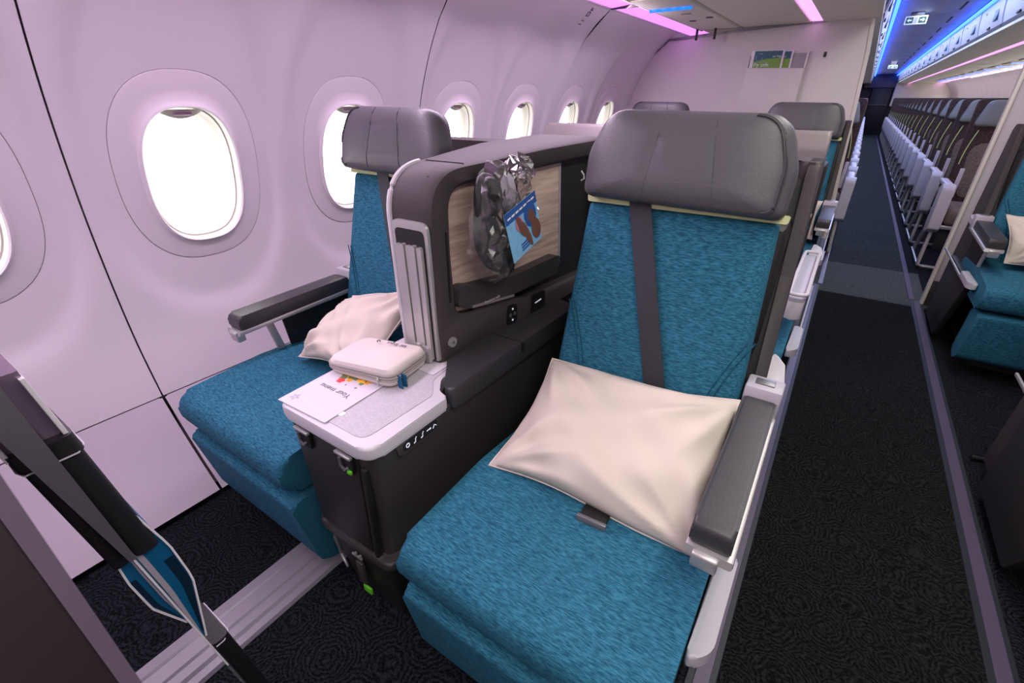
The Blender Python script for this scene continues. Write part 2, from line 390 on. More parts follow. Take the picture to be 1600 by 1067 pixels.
for y0, y1, cs in PANELS:
    cs = (cs[0] + .014, cs[1] + .014)
    bm = bmesh.new(); g = .0022; mid = (cs[0] + cs[1]) / 2
    wall_cell(bm, y0 + g, mid, cs[0]); wall_cell(bm, mid, y1 - g, cs[1])
    bmesh.ops.remove_doubles(bm, verts=bm.verts[:], dist=.0005)
    finish('wall_panel', bm, 'wall', wl, True, 60)
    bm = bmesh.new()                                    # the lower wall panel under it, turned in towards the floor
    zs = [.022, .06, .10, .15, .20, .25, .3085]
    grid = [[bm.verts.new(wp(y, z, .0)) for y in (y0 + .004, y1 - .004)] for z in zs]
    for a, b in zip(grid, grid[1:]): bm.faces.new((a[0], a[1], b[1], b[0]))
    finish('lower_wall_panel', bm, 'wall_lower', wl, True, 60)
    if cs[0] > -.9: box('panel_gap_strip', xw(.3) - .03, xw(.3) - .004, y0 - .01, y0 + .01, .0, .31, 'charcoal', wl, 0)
    for cy in cs:
        if cy < 0: pass
        wi += 1
        w = empty('window_%d' % wi, (0, 0, 0), kind='structure')
        win_ring_mesh('surround', cy, [(.1995, .2615, -.022, 2.5, -.004), (.1985, .2605, -.0125, 2.5, -.004), (.190, .252, -.011, 2.5, -.005), (.160, .222, -.008, 2.6, -.009), (.141, .200, -.006, 2.6, -.014), (.1375, .196, .000, 2.6, -.016), (.1325, .191, .003, 2.6, -.017), (.1285, .187, -.001, 2.6, -.017)], 'wall', w)
        win_ring_mesh('frame', cy, [(.129, .1875, -.002, 2.6, -.017), (.1265, .1845, -.016, 2.6, -.017), (.1255, .1835, -.024, 2.6, -.017), (.1220, .179, -.025, 2.6, -.017), (.120, .176, -.034, 2.6, -.018), (.115, .168, -.046, 2.7, -.020), (.1095, .158, -.060, 2.7, -.022), (.108, .155, -.070, 2.7, -.022)], 'frame_cream', w)
        bm = bmesh.new(); cv = bm.verts.new(wp(cy, WZ - .022, -.062))
        rg = [bm.verts.new(wp(cy + sup(th, .1105, .159, 2.7)[0], WZ - .022 + sup(th, .1105, .159, 2.7)[1], -.062)) for th in [2 * math.pi * k / 48 for k in range(48)]]
        for i in range(48): bm.faces.new((rg[i], rg[(i + 1) % 48], cv))
        finish('pane', bm, 'pane_light', w)
        bm = bmesh.new()                                 # lower edge of the raised shade with its grip
        A = [bm.verts.new(wp(cy + yy, WZ + .160 - (.026 if k else 0) * (1 - (yy / .068) ** 2), -.018 - (.008 if k else 0))) for k in (0, 1) for yy in [-.066 + .132 * j / 12 for j in range(13)]]
        for j in range(12): bm.faces.new((A[j], A[j + 1], A[14 + j], A[13 + j]))
        finish('shade_edge', bm, 'frame_cream', w)
        bm = bmesh.new(); add_box(bm, -.003, .003, -.024, .024, -.005, .005, .0028, 2)
        hd = finish('shade_handle', bm, 'grip', w); hd.location = wp(cy, WZ + .151, -.016)
# row label on the wall panel
t = wp(2.66, 1.49, .003)
tx = text('row_label', '11 DF', .045, t, (0, 0, 0), 'ink', wl); tx.matrix_world = Matrix.Translation(t) @ Matrix(((.77, 0, .64), (0, -1, 0), (.64, 0, -.77))).to_4x4() @ Matrix.Rotation(0, 4, 'Z')

# right side wall with shallow ribs, cove at its top
bm = bmesh.new(); prof = [(2 * XC - xw(z), z) for z in [.0, .1, .2, .31, .5, .75, .95, 1.1, 1.2, 1.3, 1.38, 1.45, 1.5, 1.54, 1.57]]
ys = []
y = YF
while y < YB: ys.append(y); y += .06
rows = []
for y in ys:
    ph = (y % .60) / .60; bulge = .030 * (abs(math.sin(math.pi * ph)) ** .7)
    rows.append([bm.verts.new((x + bulge * (1 if z > .35 else 0), y, z)) for x, z in prof])
for a, b in zip(rows, rows[1:]):
    for i in range(len(prof) - 1): bm.faces.new((a[i], a[i + 1], b[i + 1], b[i]))
tag(finish('wall_right', bm, 'wall'), kind='structure')
for k in range(28):  # windows hidden behind the seats, added so their glow reaches the bins from below
    wi += 1; cy = 4.9 + .6 * k
    w = empty('window_%d' % wi, (0, 0, 0), kind='structure'); x = 2 * XC - xw(WZ)
    prism('frame', [(cy + sup(t, .15, .20)[0], WZ + sup(t, .15, .20)[1]) for t in [2 * math.pi * j / 24 for j in range(24)]], 'x', x - .012, x + .04, 'frame_cream', w, .003, 1)
    prism('pane', [(cy + sup(t, .128, .178)[0], WZ + sup(t, .128, .178)[1]) for t in [2 * math.pi * j / 24 for j in range(24)]], 'x', x - .014, x - .011, 'pane_fill', w)
tag(box('wall_front', -1.9, 2.5, YF - .05, YF, 0, 2.0, 'wall_lower', None, 0), kind='structure')
# far end of the cabin: dark galley
wb = box('wall_back', -1.9, 2.5, YB, YB + .05, 0, 2.0, 'galley', None, 0); tag(wb, kind='structure')
box('galley_header', -.2, .8, YB - .25, YB, 1.45, 1.84, 'galley_light', wb, .01)
box('galley_unit', .05, .60, YB - .3, YB, 0, 1.44, 'galley', wb, .01)
box('aft_panel', .66, 2.3, YB - .30, YB, .9, 1.60, 'bin_bottom', wb, .01)
box('galley_shelf', .08, .57, YB - .36, YB - .29, .92, .95, 'galley_light', wb, .004)

# ceiling over the aisle and over the bins
ce = box('ceiling', -.02, .62, YF, YB, 1.85, 1.90, 'ceiling', None, 0); tag(ce, kind='structure')
box('ceiling_backing', -1.75, -.02, YF, YB, 1.86, 1.90, 'charcoal', ce, 0); box('ceiling_backing', .62, 2.35, YF, YB, 1.86, 1.90, 'charcoal', ce, 0)
for k in range(24):
    y = YF + .05 + k * .97
    box('ceiling_panel', .03, .57, y, y + .955, 1.842, 1.852, 'ceiling', ce, .002)
    if k > 4: box('ceiling_slot', .46, .475, y + .3, y + .75, 1.838, 1.843, 'galley', ce, .001)

# overhead bins, one unit each
def bin_profile(s):
    # closed outline in (x, z), aisle face to the left for s = 1 (right-hand side of the cabin)
    pts = [(.36, 1.595), (.345, 1.63), (.335, 1.70), (.325, 1.77), (.315, 1.835), (.80, 1.85), (1.36, 1.70), (1.36, 1.585), (.60, 1.575)]
    return [(XC + s * x, z) for x, z in pts]
def make_bin(s, L):
    r = empty('overhead_bin')
    prism('bin_body', [(XC + s * x, z) for x, z in [(.37, 1.60), (.335, 1.84), (.80, 1.85), (1.36, 1.72), (1.36, 1.60)]], 'y', .01, L - .01, 'bin', r)
    dp = [(.352, 1.622), (.342, 1.66), (.331, 1.72), (.324, 1.78), (.322, 1.832), (.334, 1.834), (.345, 1.72), (.366, 1.624)]
    d = prism('bin_door', [(XC + s * x, z) for x, z in dp], 'y', .015, L - .015, 'bin', r, .003, 2)
    box('bin_latch', XC + s * .340, XC + s * .352, L / 2 - .05, L / 2 + .05, 1.628, 1.642, 'galley', d, .002)
    bx = box('bin_card', XC + s * .329, XC + s * .341, L * .18, L * .18 + .15, 1.665, 1.735, 'card_teal', d, .001)
    box('bin_vent', XC + s * .3245, XC + s * .33, L * .70, L * .70 + .03, 1.745, 1.757, 'galley', d, .001)
    prism('bin_lip', [(XC + s * x, z) for x, z in [(.350, 1.622), (.366, 1.622), (.372, 1.598), (.352, 1.596)]], 'y', .0, L, 'charcoal', r)
    return r
ORD = ['first', 'second', 'third', 'fourth', 'fifth', 'sixth', 'seventh', 'eighth', 'ninth', 'tenth', 'eleventh', 'twelfth', 'thirteenth', 'fourteenth', 'fifteenth', 'sixteenth', 'seventeenth', 'eighteenth', 'nineteenth', 'twentieth', 'twenty-first', 'twenty-second', 'twenty-third']
for s, side in ((1, 'right'), (-1, 'left')):
    b0 = make_bin(s, 1.0)
    n = 17
    for k in range(n):
        b = b0 if k == 0 else copy_tree(b0)
        b.location = (0, 4.25 + k * 1.02, 0)
        tag(b, 'grey overhead bin with dark blue card on the %s, %s one past the divider' % (side, ORD[k]), 'overhead bin', 'overhead bins on the %s side of economy' % side)
# the bins over the business seats, left
for k, y0 in enumerate((.55, 1.60, 2.65)):
    b = empty('overhead_bin')
    prism('bin_body', [(XC - x, z) for x, z in [(.37, 1.60), (.335, 1.84), (.80, 1.85), (1.36, 1.72), (1.36, 1.60)]], 'y', y0, y0 + 1.04, 'bin', b)
    tag(b, 'overhead bin above the window seats, %s from the front partition' % ORD[k], 'overhead bin', 'overhead bins above the left business seats')
# bin undersides with light strips (part of the ceiling)
for s in (1, -1):
    def uz(x): return 1.572 if x > .64 else 1.572 + (0.64 - x) * .09
    for a, b in ((.355, .655), (.725, 1.125), (1.132, 1.395)):
        y0 = YF
        while y0 < YB - .1:
            L = 1.21
            if not (s == 1 and y0 < 2.5):
                box('underside_panel', XC + s * a, XC + s * b, y0 + .003, min(YB, y0 + L - .003), 1.572, 1.600, 'bin_bottom', ce, .003, 1)
            y0 += L
    o = box('light_strip', XC + s * .660, XC + s * .720, YF, YB, 1.578, 1.59, 'pink_light', None, .002)
    tag(o, 'thin pink light strip under the %s overhead bins' % ('right' if s > 0 else 'left'), 'light strip', 'pink light strips under the bins')
# violet wall-wash lamp between the bin underside and the side wall
lam = empty('wall_wash_light', (0, 0, 0), 'violet wall wash light strip between window wall and overhead bins', 'light strip')
prism('diffuser', [(-1.098, 1.590), (-1.098, 1.594), (-1.262, 1.580), (-1.262, 1.576)], 'y', YF, 5.2, 'violet_light', lam)
box('housing', -1.45, -1.09, YF, 5.2, 1.598, 1.64, 'bin', lam, 0)
prism('wall_shelf', [(-1.276, 1.570), (-1.268, 1.574), (-1.262, 1.60), (-1.40, 1.60), (-1.36, 1.56)], 'y', YF, 5.2, 'wall', lam)
box('edge_rail', -1.102, -1.088, YF, 4.0, 1.566, 1.582, 'bin_bottom', lam, .002)
for y in (1.615, 2.82): box('joint_clip', -1.27, -1.09, y - .006, y + .006, 1.570, 1.588, 'shell_mauve', lam, .001)
o = prism('wall_wash_light', [(XC + 1.40, 1.592), (XC + 1.40, 1.597), (XC + 1.575, 1.582), (XC + 1.575, 1.577)], 'y', YF, YB, 'pink_light'); tag(o, 'pink wall wash light strip above the far right windows', 'light strip')
for s in (1, -1):
    o = box('cove_light', XC + s * .286, XC + s * .312, 4.1, YB, 1.796, 1.806, 'blue_light', None, .001)
    tag(o, 'blue cove light along the economy ceiling, %s edge' % ('right' if s > 0 else 'left'), 'cove light', 'blue cove lights of the economy ceiling')
for k in range(15):
    y = 4.6 + k * 1.0
    p = box('reading_light_panel', XC + 1.13, XC + 1.385, y, y + .55, 1.560, 1.573, 'bin_bottom', None, .003)
    tag(p, 'passenger light panel with blue row light, %s past the divider on the right' % ORD[k], 'light panel', 'passenger light panels on the right')
    box('row_light', XC + 1.16, XC + 1.36, y + .05, y + .12, 1.556, 1.561, 'blue_light', p, .002)
# passenger service panel above the window seats with the blue row light
ps = empty('passenger_service_panel', (0, 0, 0), 'cream overhead service panel with glowing blue bar above window seats', 'service panel')
box('panel', -1.085, -.835, 2.62, 3.90, 1.563, 1.574, 'bin_bottom', ps, .003)
pu = [(-1.085 + .22 * i / 14, 2.90 + .006 * math.sin(i * 1.9), 1.562) for i in range(15)]
tube('blue_bar', pu, .012, 'psu_light', ps)
box('call_button', -.985, -.93, 3.12, 3.135, 1.560, 1.565, 'shell_pale', ps, .001)
for x, y in ((-1.0, 3.42), (-.88, 3.33)):
    tube('reading_lamp', [(x, y, 1.566), (x, y, 1.560)], .020, 'galley', ps, 16); tube('lamp_bezel', [(x + .035, y, 1.566), (x + .035, y, 1.559)], .012, 'white', ps, 12)
for x in (-1.085, -.965): box('bracket', x - .006, x + .006, 3.84, 3.86, 1.50, 1.57, 'shell_mauve', ps, .001)

# exit signs
def exit_sign(x, y, z, w, label):
    r = empty('exit_sign', (x, y, z), label, 'sign')
    box('sign_panel', -w / 2, w / 2, 0, .012, 0, w * .40, 'sign_white', r, .003)
    for s in (-1, 1):
        g = box('sign_field', s * w * .44, s * w * .12, -.003, .002, w * .06, w * .34, 'sign_green', r, 0)
        bm = bmesh.new()
        ar = [(-.10, -.03), (.02, -.03), (.02, -.09), (.12, 0), (.02, .09), (.02, .03), (-.10, .03)]
        add_prism(bm, [(s * (w * .28 + a * w), w * .20 + b * w) for a, b in ar], 'y', -.006, -.002)
        finish('arrow', bm, 'sign_white', g)
    box('pictogram', -w * .07, w * .07, -.004, .002, w * .06, w * .34, 'plastic_grey', r, 0)
    box('hanger', -w * .3, w * .3, .003, .009, w * .4, 1.85 - z, 'galley_light', r, 0)
exit_sign(.175, 6.3, 1.745, .165, 'white hanging exit sign with two green arrows nearer the divider')
exit_sign(.26, 14.0, 1.70, .16, 'small exit sign with two arrows deep in the economy cabin')

# class divider behind the window seats (left) and the one right of the aisle
DY = 4.0
zz = [0.02 + i * .0725 for i in range(21)]
left_edge = [(xw(z) - .012, z) for z in zz if z < 1.40]
outl = left_edge + rpoly([(-1.435, 1.43), (-1.32, 1.525), (-1.0, 1.548), (-.4, 1.575)], 0) + rpoly([(-.35, 1.577), (-.10, 1.598), (-.075, 1.40), (-.02, .6)], [0, .035, 0, 0]) + [(.005, .35), (.01, .02)]
bk = empty('wall_divider_left', (0, 0, 0)); tag(bk, kind='structure')
prism('divider_panel', outl, 'y', DY, DY + .03, 'bulkhead', bk, .004, 2)
def band(name, pts, w, y0, y1, m, parent):
    bm = bmesh.new(); pts = [Vector(p) for p in pts]; n = len(pts); L = []
    for i, p in enumerate(pts):
        d = (pts[min(i + 1, n - 1)] - pts[max(i - 1, 0)]).normalized(); q = Vector((-d.y, d.x))
        L.append([bm.verts.new((v.x, y, v.y)) for v, y in ((p - q * w / 2, y0), (p + q * w / 2, y0), (p + q * w / 2, y1), (p - q * w / 2, y1))])
    for a, b in zip(L, L[1:]):
        for k in range(4): bm.faces.new((a[k], a[(k + 1) % 4], b[(k + 1) % 4], b[k]))
    bm.faces.new(L[0]); bm.faces.new(L[-1][::-1])
    return finish(name, bm, m, parent)
band('divider_seal', outl[3:], .014, DY - .008, DY + .02, 'silver_dark', bk)
band('divider_edge', outl[-7:], .020, DY - .014, DY + .035, 'edge_cream', bk)
box('horizontal_seam', -.76, -.30, DY - .004, DY, .995, 1.003, 'shell_mauve', bk, 0)
# literature pocket on the divider with two safety cards
pk = empty('literature_pocket', (0, DY, 0), 'white literature pocket on the cabin divider holding safety cards', 'pocket')
po = [(-.765, .90), (-.40, .90), (-.395, 1.322), (-.742, 1.332)]
prism('pocket_front', [(x, z) for x, z in po], 'y', -.045, -.036, 'bulkhead', pk, .003, 2)
prism('pocket_side', [(-.76, .90), (-.752, .90), (-.735, 1.40), (-.742, 1.40)], 'y', -.038, 0, 'bulkhead', pk)
prism('pocket_side', [(-.408, .90), (-.398, .90), (-.388, 1.415), (-.398, 1.415)], 'y', -.038, 0, 'bulkhead', pk)
prism('pocket_back', [(-.742, 1.2), (-.396, 1.2), (-.392, 1.408), (-.738, 1.408)], 'y', -.012, -.008, 'silver_dark', pk)
def safety_card(x0, x1, y, z0, z1, label, words):
    c = empty('safety_card', (0, y, 0), label, 'card', 'safety cards in the divider pocket')
    box('card', x0, x1, 0, .004, z0, z1, 'white', c, .0005)
    zs_ = z0 + (z1 - z0) * .80
    prism('green_field', [(x0 + .022, z0), (x1 - .012, z0), (x1 - .012, zs_ + .008), ((x0 + x1) / 2, zs_ + .004), (x0 + .022, zs_ - .012)], 'y', -.0012, .001, 'card_green', c)
    prism('teal_field', [(x0 + .022, zs_ - .012), ((x0 + x1) / 2, zs_ + .004), (x1 - .012, zs_ + .008), (x1 - .012, z1 - .006), (x0 + .022, z1 - .004)], 'y', -.0012, .001, 'card_teal', c)
    if words:
        text('lettering', 'Fly safe', .032, (x0 + .027, -.003, zs_ - .040), (R(90), 0, R(0)), 'white', c)
        text('lettering', 'aer lingus', .017, (x0 + .135, -.003, zs_ + .012), (R(90), 0, 0), 'white', c)
        bm = bmesh.new()
        for k in range(3):
            a = k * 2.1 + .5; add_tube(bm, [(x0 + .055 + .022 * math.cos(a + t) * (1 - .12 * t), -.002, z1 - .042 + .026 * math.sin(a + t) * (1 - .12 * t)) for t in [i * .25 for i in range(7)]], .0018, 5)
        finish('emblem', bm, 'card_sky', c)
    else:
        text('lettering', 'us', .017, (x1 - .055, -.003, zs_ + .014), (R(90), 0, 0), 'white', c)
safety_card(-.733, -.530, DY - .030, 1.16, 1.432, 'teal and green safety card lettered Fly safe in divider pocket', True)
safety_card(-.640, -.478, DY - .022, 1.16, 1.426, 'second safety card tucked behind the lettered one in pocket', False)
hk = empty('coat_hook', (-.300, DY, 1.398), 'tiny dark coat hook on the white divider beside pocket', 'hook')
box('hook_plate', -.008, .008, -.006, 0, -.016, .012, 'shell_mauve', hk, .002); box('hook_tip', -.004, .004, -.016, -.005, -.018, -.010, 'galley', hk, .002)

DR = 3.675
dr = empty('wall_divider_right', (0, 0, 0)); tag(dr, kind='structure')
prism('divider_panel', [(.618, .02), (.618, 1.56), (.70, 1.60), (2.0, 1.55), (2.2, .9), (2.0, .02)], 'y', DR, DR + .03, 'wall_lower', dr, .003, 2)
prism('divider_edge', [(.606, .0), (.606, 1.57), (.622, 1.57), (.622, .0)], 'y', DR - .012, DR + .036, 'edge_cream', dr, .003, 2)
prism('divider_foot', [(.622, .0), (.622, .16), (.80, .16), (.95, 0)], 'y', DR - .02, DR, 'shell_mauve', dr, .002, 2)

# ------------------------------------------------------------------ business seat (aisle side to +x for s = 1)
ROWP = 1.15
def seat_back_pt(z):                 # front face of the backrest: depth at a height
    return lerp([(.40, .885), (.60, .925), (.95, 1.02), (1.2, 1.05)], z)
def make_seat(name, s, lowered=False, diag=False):
    r = empty(name)
    def r_last(): return C.objects[-1]
    def X(v): return s * v
    # cushion
    cp = rpoly([(.352, .332), (.342, .437), (.60, .452), (.95, .425), (.95, .33)], [.05, .065, .3, .02, .02], 8)
    prism('seat_cushion', cp, 'x', X(.253), X(-.228), 'teal', r, .022, 4, 50)
    # leg rest, hanging from the front of the cushion
    lp = rpoly([(.385, .318), (.343, .318), (.382, .10), (.425, .075), (.50, .09), (.48, .315)], [.02, .045, .04, .03, .02, .02], 7)
    prism('leg_rest', lp, 'x', X(.240), X(-.226 - (.016 if s < 0 else 0)), 'teal', r, .02, 4, 50)
    # backrest
    bo = rpoly([(-.222, .40), (.216, .40), (.190, .955), (-.205, .955)], [.02, .02, .015, .015], 5)
    n = Vector((0, -math.cos(R(14)), math.sin(R(14)))); v = Vector((0, math.sin(R(14)), math.cos(R(14))))
    org = Vector((0, .90, .42))
    bm = bmesh.new(); add_puff(bm, [(x, z - .42) for x, z in bo], org, (1, 0, 0), v, n, .030, .09, 5.0); finish('backrest', bm, 'teal', r, True, 60)
    def on_back(x, h, off): return org + Vector((1, 0, 0)) * x + v * h + n * off
    # stitched side bolster seams on the backrest
    for q in (-1, 1):
        for dx in (0, .012):
            tube('stitched_seam', [on_back(q * (.135 + .045 * (k / 10) ** 2 + dx), .30 - .24 * k / 10, .0295) for k in range(11)][::-1] if False else
                 [on_back(q * (.196 - .062 * math.sin(math.pi / 2 * min(1, k / 8)) + dx), .30 - .028 * k, .0292) for k in range(11)], .0016, 'teal_deep', r, 5)
    hz = -.20 if lowered else 0
    # lime trim and headrest
    lt = prism('lime_trim', rpoly([(-.202, .530 + hz), (.203, .530 + hz), (.205, .546 + hz), (-.205, .546 + hz)], .004, 3), 'z', -.008, .01, 'piping', r)
    lt.matrix_local = Matrix.Translation(org) @ Matrix(((1, 0, 0), (0, v.y, n.y), (0, v.z, n.z))).to_4x4() @ Matrix.Translation((0, 0, .024))
    ho = rpoly([(-.203, .540 + hz), (.197, .533 + hz), (.199, .620 + hz), (.168, .712 + hz), (-.170, .716 + hz), (-.206, .630 + hz)], [.022, .022, .10, .06, .06, .10], 9)
    def crease(x, y, t, d):
        if d < 0: return 0
        g = 0
        for cx, sl in ((-.055, .10), (.06, -.16)):
            e = (x - cx - sl * (y - .65)) / .006; g -= .0028 * math.exp(-e * e) * (1 - t ** 4)
        return g
    oo = org + n * .045
    bm = bmesh.new()
    U, V, N_ = Vector((1, 0, 0)), v, n
    add_puff(bm, ho, oo, U, V, N_, .052, .055, 3.6, rings=(1, .985, .95, .9, .84, .78, .72, .66, .6, .54, .48, .42, .36, .3, .24, .18, .12, .06), fn=crease)
    bvh = BVHTree.FromBMesh(bm)
    hr = finish('headrest', bm, 'leather', r, True, 70)
    for cx, sl in ((-.055, .10), (.06, -.16)):
        path = []
        for k in range(13):
            y = .548 + hz + .158 * k / 12; x = cx + sl * (y - hz - .63)
            hit = bvh.ray_cast(oo + U * x + V * y + N_ * .3, -N_)
            if hit[0] is not None: path.append(hit[0] - N_ * (.0006 if diag else .0004))
        tube('headrest_seam', path, .0022 if diag else .0009, 'leather_dark', hr, 6)
    for q in (.90, .915):
        tube('headrest_piping', [oo + U * x * q * 1.0 + V * (.625 + hz + (y - .625 - hz) * q) + N_ * (.052 * (1 - q ** 3.6) ** (1 / 3.6) + .0012) for x, y in ho if x * s > .12], .0022, 'leather_dark', hr, 6)
    # shoulder belt down the backrest
    bx0, bx1 = (-.082, .052) if not diag else (.06, -.10)
    bm = bmesh.new(); L = []
    for k in range(13):
        t = k / 12; xx = X(bx0 + (bx1 - bx0) * t) if diag else X(bx0 + (bx1 - bx0) * t); h = .545 - .44 * t
        off = .034 + .004 * math.sin(t * 3)
        w_ = .024
        L.append([bm.verts.new(on_back(xx + a, h, off + b)) for a, b in ((-w_, 0), (w_, 0), (w_, .002), (-w_, .002))])
    for a, b in zip(L, L[1:]):
        for q in range(4): bm.faces.new((a[q], a[(q + 1) % 4], b[(q + 1) % 4], b[q]))
    finish('shoulder_belt', bm, 'belt', r)
    # lap belt end lying on the cushion
    if not diag:
        bm = bmesh.new(); add_box(bm, -.026, .026, -.020, .06, 0, .010, .003); lb = finish('lap_belt', bm, 'belt_black', r); lb.location = (X(.045), .602, .449); lb.rotation_euler = (R(-4), 0, R(4))
        bm = bmesh.new(); add_box(bm, -.029, .029, -.026, -.016, -.001, .013, .003); bt = finish('belt_tongue', bm, 'silver_dark', lb)
    # shell: dark inside, mauve rim on the outer wing
    wing = [(1.165, 1.034), (1.30, 1.034), (1.30, .05), (1.04, .05), (.985, .50), (1.00, .60), (1.085, .82)]
    if not lowered:
        prism('shell_wing', rpoly(wing, [.045, .03, .01, .01, .02, .03, .2], 6), 'x', X(.220), X(.243), 'shell_mauve', r, .006, 3)
        for vv in r_last().data.vertices: vv.co.x -= s * .020 * max(0, (vv.co.z - .6) / .43)
        prism('shell_gap_lining', rpoly([(a + .010, b - .022 if b > 1 else b) for a, b in wing], [.045, .03, .01, .01, .02, .03, .2], 6), 'x', X(.184), X(.2195), 'black', r)  # black lining set flush, paints in the shade of the gap beside the backrest
        for vv in r_last().data.vertices: vv.co.x -= s * .020 * max(0, (vv.co.z - .6) / .43)
        box('shell_back', X(-.235), X(.215), 1.245, 1.295, .10, 1.0, 'black', r, .02)
        tp = rpoly([(X(-.235), 1.215), (X(-.235), 1.30), (X(.222), 1.30), (X(.222), 1.175), (X(.192), 1.175), (X(.175), 1.215)], [.01, .03, .03, .01, .01, .03], 5)
        prism('shell_rim', tp, 'z', .996, 1.034, 'shell_mauve', r, .010, 3)
    box('seat_structure', X(-.20), X(.19), .42, 1.20, .05, .33, 'black', r, .01)
    box('back_structure', X(-.205), X(.205), 1.02, 1.21, .33, .93, 'black', r, .02)
    # outer armrest
    a0, a1 = .232 - .018, .272 + .002
    ar = empty('armrest'); ar.parent = r
    if lowered:                      # armrest without its pad: an open white tray
        tro = rpoly([(X(.220), .44), (X(.268), .44), (X(.268), .98), (X(.220), .98)], [.02, .03, .03, .02], 5)
        prism('tray_floor', tro, 'z', .590, .602, 'plastic_grey', ar)
        tube('tray_lip', [(x, y, .615) for x, y in tro], .006, 'plastic_white', ar, 8, True)
        prism('tray_wall', tro, 'z', .53, .591, 'plastic_white', ar, .004, 2)
    if not lowered:
        pad = rpoly([(.545, .556), (.545, .602), (.93, .612), (.93, .566)], [.012, .016, .012, .01], 5)
        prism('armrest_pad', pad, 'x', X(a0), X(a1), 'leather_dark', ar, .010, 4)
        prism('armrest_trim', [(.537, .546), (.540, .560), (.935, .572), (.935, .556)], 'x', X(a0 - .002), X(a1 + .007), 'silver', ar, .004, 2)
        prism('armrest_latch', rpoly([(.536, .522), (.530, .556), (.556, .558), (.560, .524)], .006, 3), 'x', X(a0 + .010), X(a1 - .012), 'silver', ar, .004, 2)
        box('armrest_bracket', X(a0 - .004), X(a1 + .006), .928, .985, .555, .632, 'plastic_grey', ar, .006)
        box('bracket_button', X(a0 + .012), X(a1 - .012), .945, .968, .630, .635, 'silver_dark', ar, .001)
    prism('armrest_strut', [(.650, .562), (.628, .562), (.660, .40), (.684, .40)], 'x', X(.240), X(.252), 'silver', ar, .003, 2)
    prism('side_panel', [(.684, .556), (.93, .562), (.98, .40), (.700, .40)], 'x', X(.243), X(.249), 'console_black', ar)
    # skirt beside the cushion with a rounded nose
    sk = rpoly([(X(.256), .465), (X(.290), .495), (X(.290), .70), (X(.256), .70)], [.01, .05, .02, .0], 6)
    prism('side_skirt', sk, 'z', .385, .412, 'plastic_mid', r, .006, 3)
    prism('side_fairing', rpoly([(.56, .386), (1.12, .386), (1.14, .04), (.78, .04)], .01, 3), 'x', X(.246), X(.274), 'charcoal', r, .006, 2)
    box('skirt_rail', X(.276), X(.284), .70, 1.30, .372, .384, 'silver', r, .003)
    prism('hinge_cover', rpoly([(X(.238), 1.185), (X(.268), 1.125), (X(.277), 1.03), (X(.276), .982), (X(.232), .982)], [.006, .03, .03, .006, .004], 5), 'z', .575, .600, 'plastic_white', r, .004, 2)
    if lowered:
        prism('screen_housing', rpoly([(.995, .72), (.995, .985), (1.035, 1.040), (1.13, 1.040), (1.16, .72)], [.02, .04, .03, .03, .02], 5), 'x', X(-.215), X(.190), 'shell_pale', r, .03, 4)
        box('housing_seam', X(-.062), X(-.058), .990, 1.0, .74, .985, 'charcoal', r, 0)
    return r
CXA, CXW = -.265, -1.090
seatA = make_seat('business_seat', 1); seatA.location = (CXA, 0, 0)
tag(seatA, 'teal business seat by the aisle in the nearest row, pillow leaning on it', 'seat', 'business seats')
seatW = make_seat('business_seat', -1, diag=True); seatW.location = (CXW, 0, 0)
tag(seatW, 'teal business seat against the windows in the nearest row', 'seat', 'business seats')
sA2 = make_seat('business_seat', 1, True); sA2.location = (CXA, ROWP, 0); tag(sA2, 'business seat directly behind the nearest aisle seat, mostly hidden, pale housing top', 'seat', 'business seats')
sW2 = make_seat('business_seat', -1, True, True); sW2.location = (CXW, ROWP, 0); tag(sW2, 'business seat behind the nearest window seat showing only a pale housing top', 'seat', 'business seats')
sA3 = copy_tree(seatA); sA3.location = (CXA, 2 * ROWP, 0); tag(sA3, 'grey headrest and teal back of aisle seat right before the white divider', 'seat')
sW3 = copy_tree(seatW); sW3.location = (CXW, 2 * ROWP, 0); tag(sW3, 'window seat before the white divider, only its headrest top shows', 'seat')
sR3 = copy_tree(seatA); sR3.location = (2 * XC + .015 - CXA, 2 * ROWP, 0); sR3.scale = (-1, 1, 1); tag(sR3, 'teal business seat across the aisle before the right divider', 'seat')
sR2 = copy_tree(seatA); sR2.location = (2 * XC + .030 - CXA, ROWP - .52, 0); sR2.scale = (-1, 1, 1); tag(sR2, 'business seat across the aisle cut off by the right picture edge', 'seat')

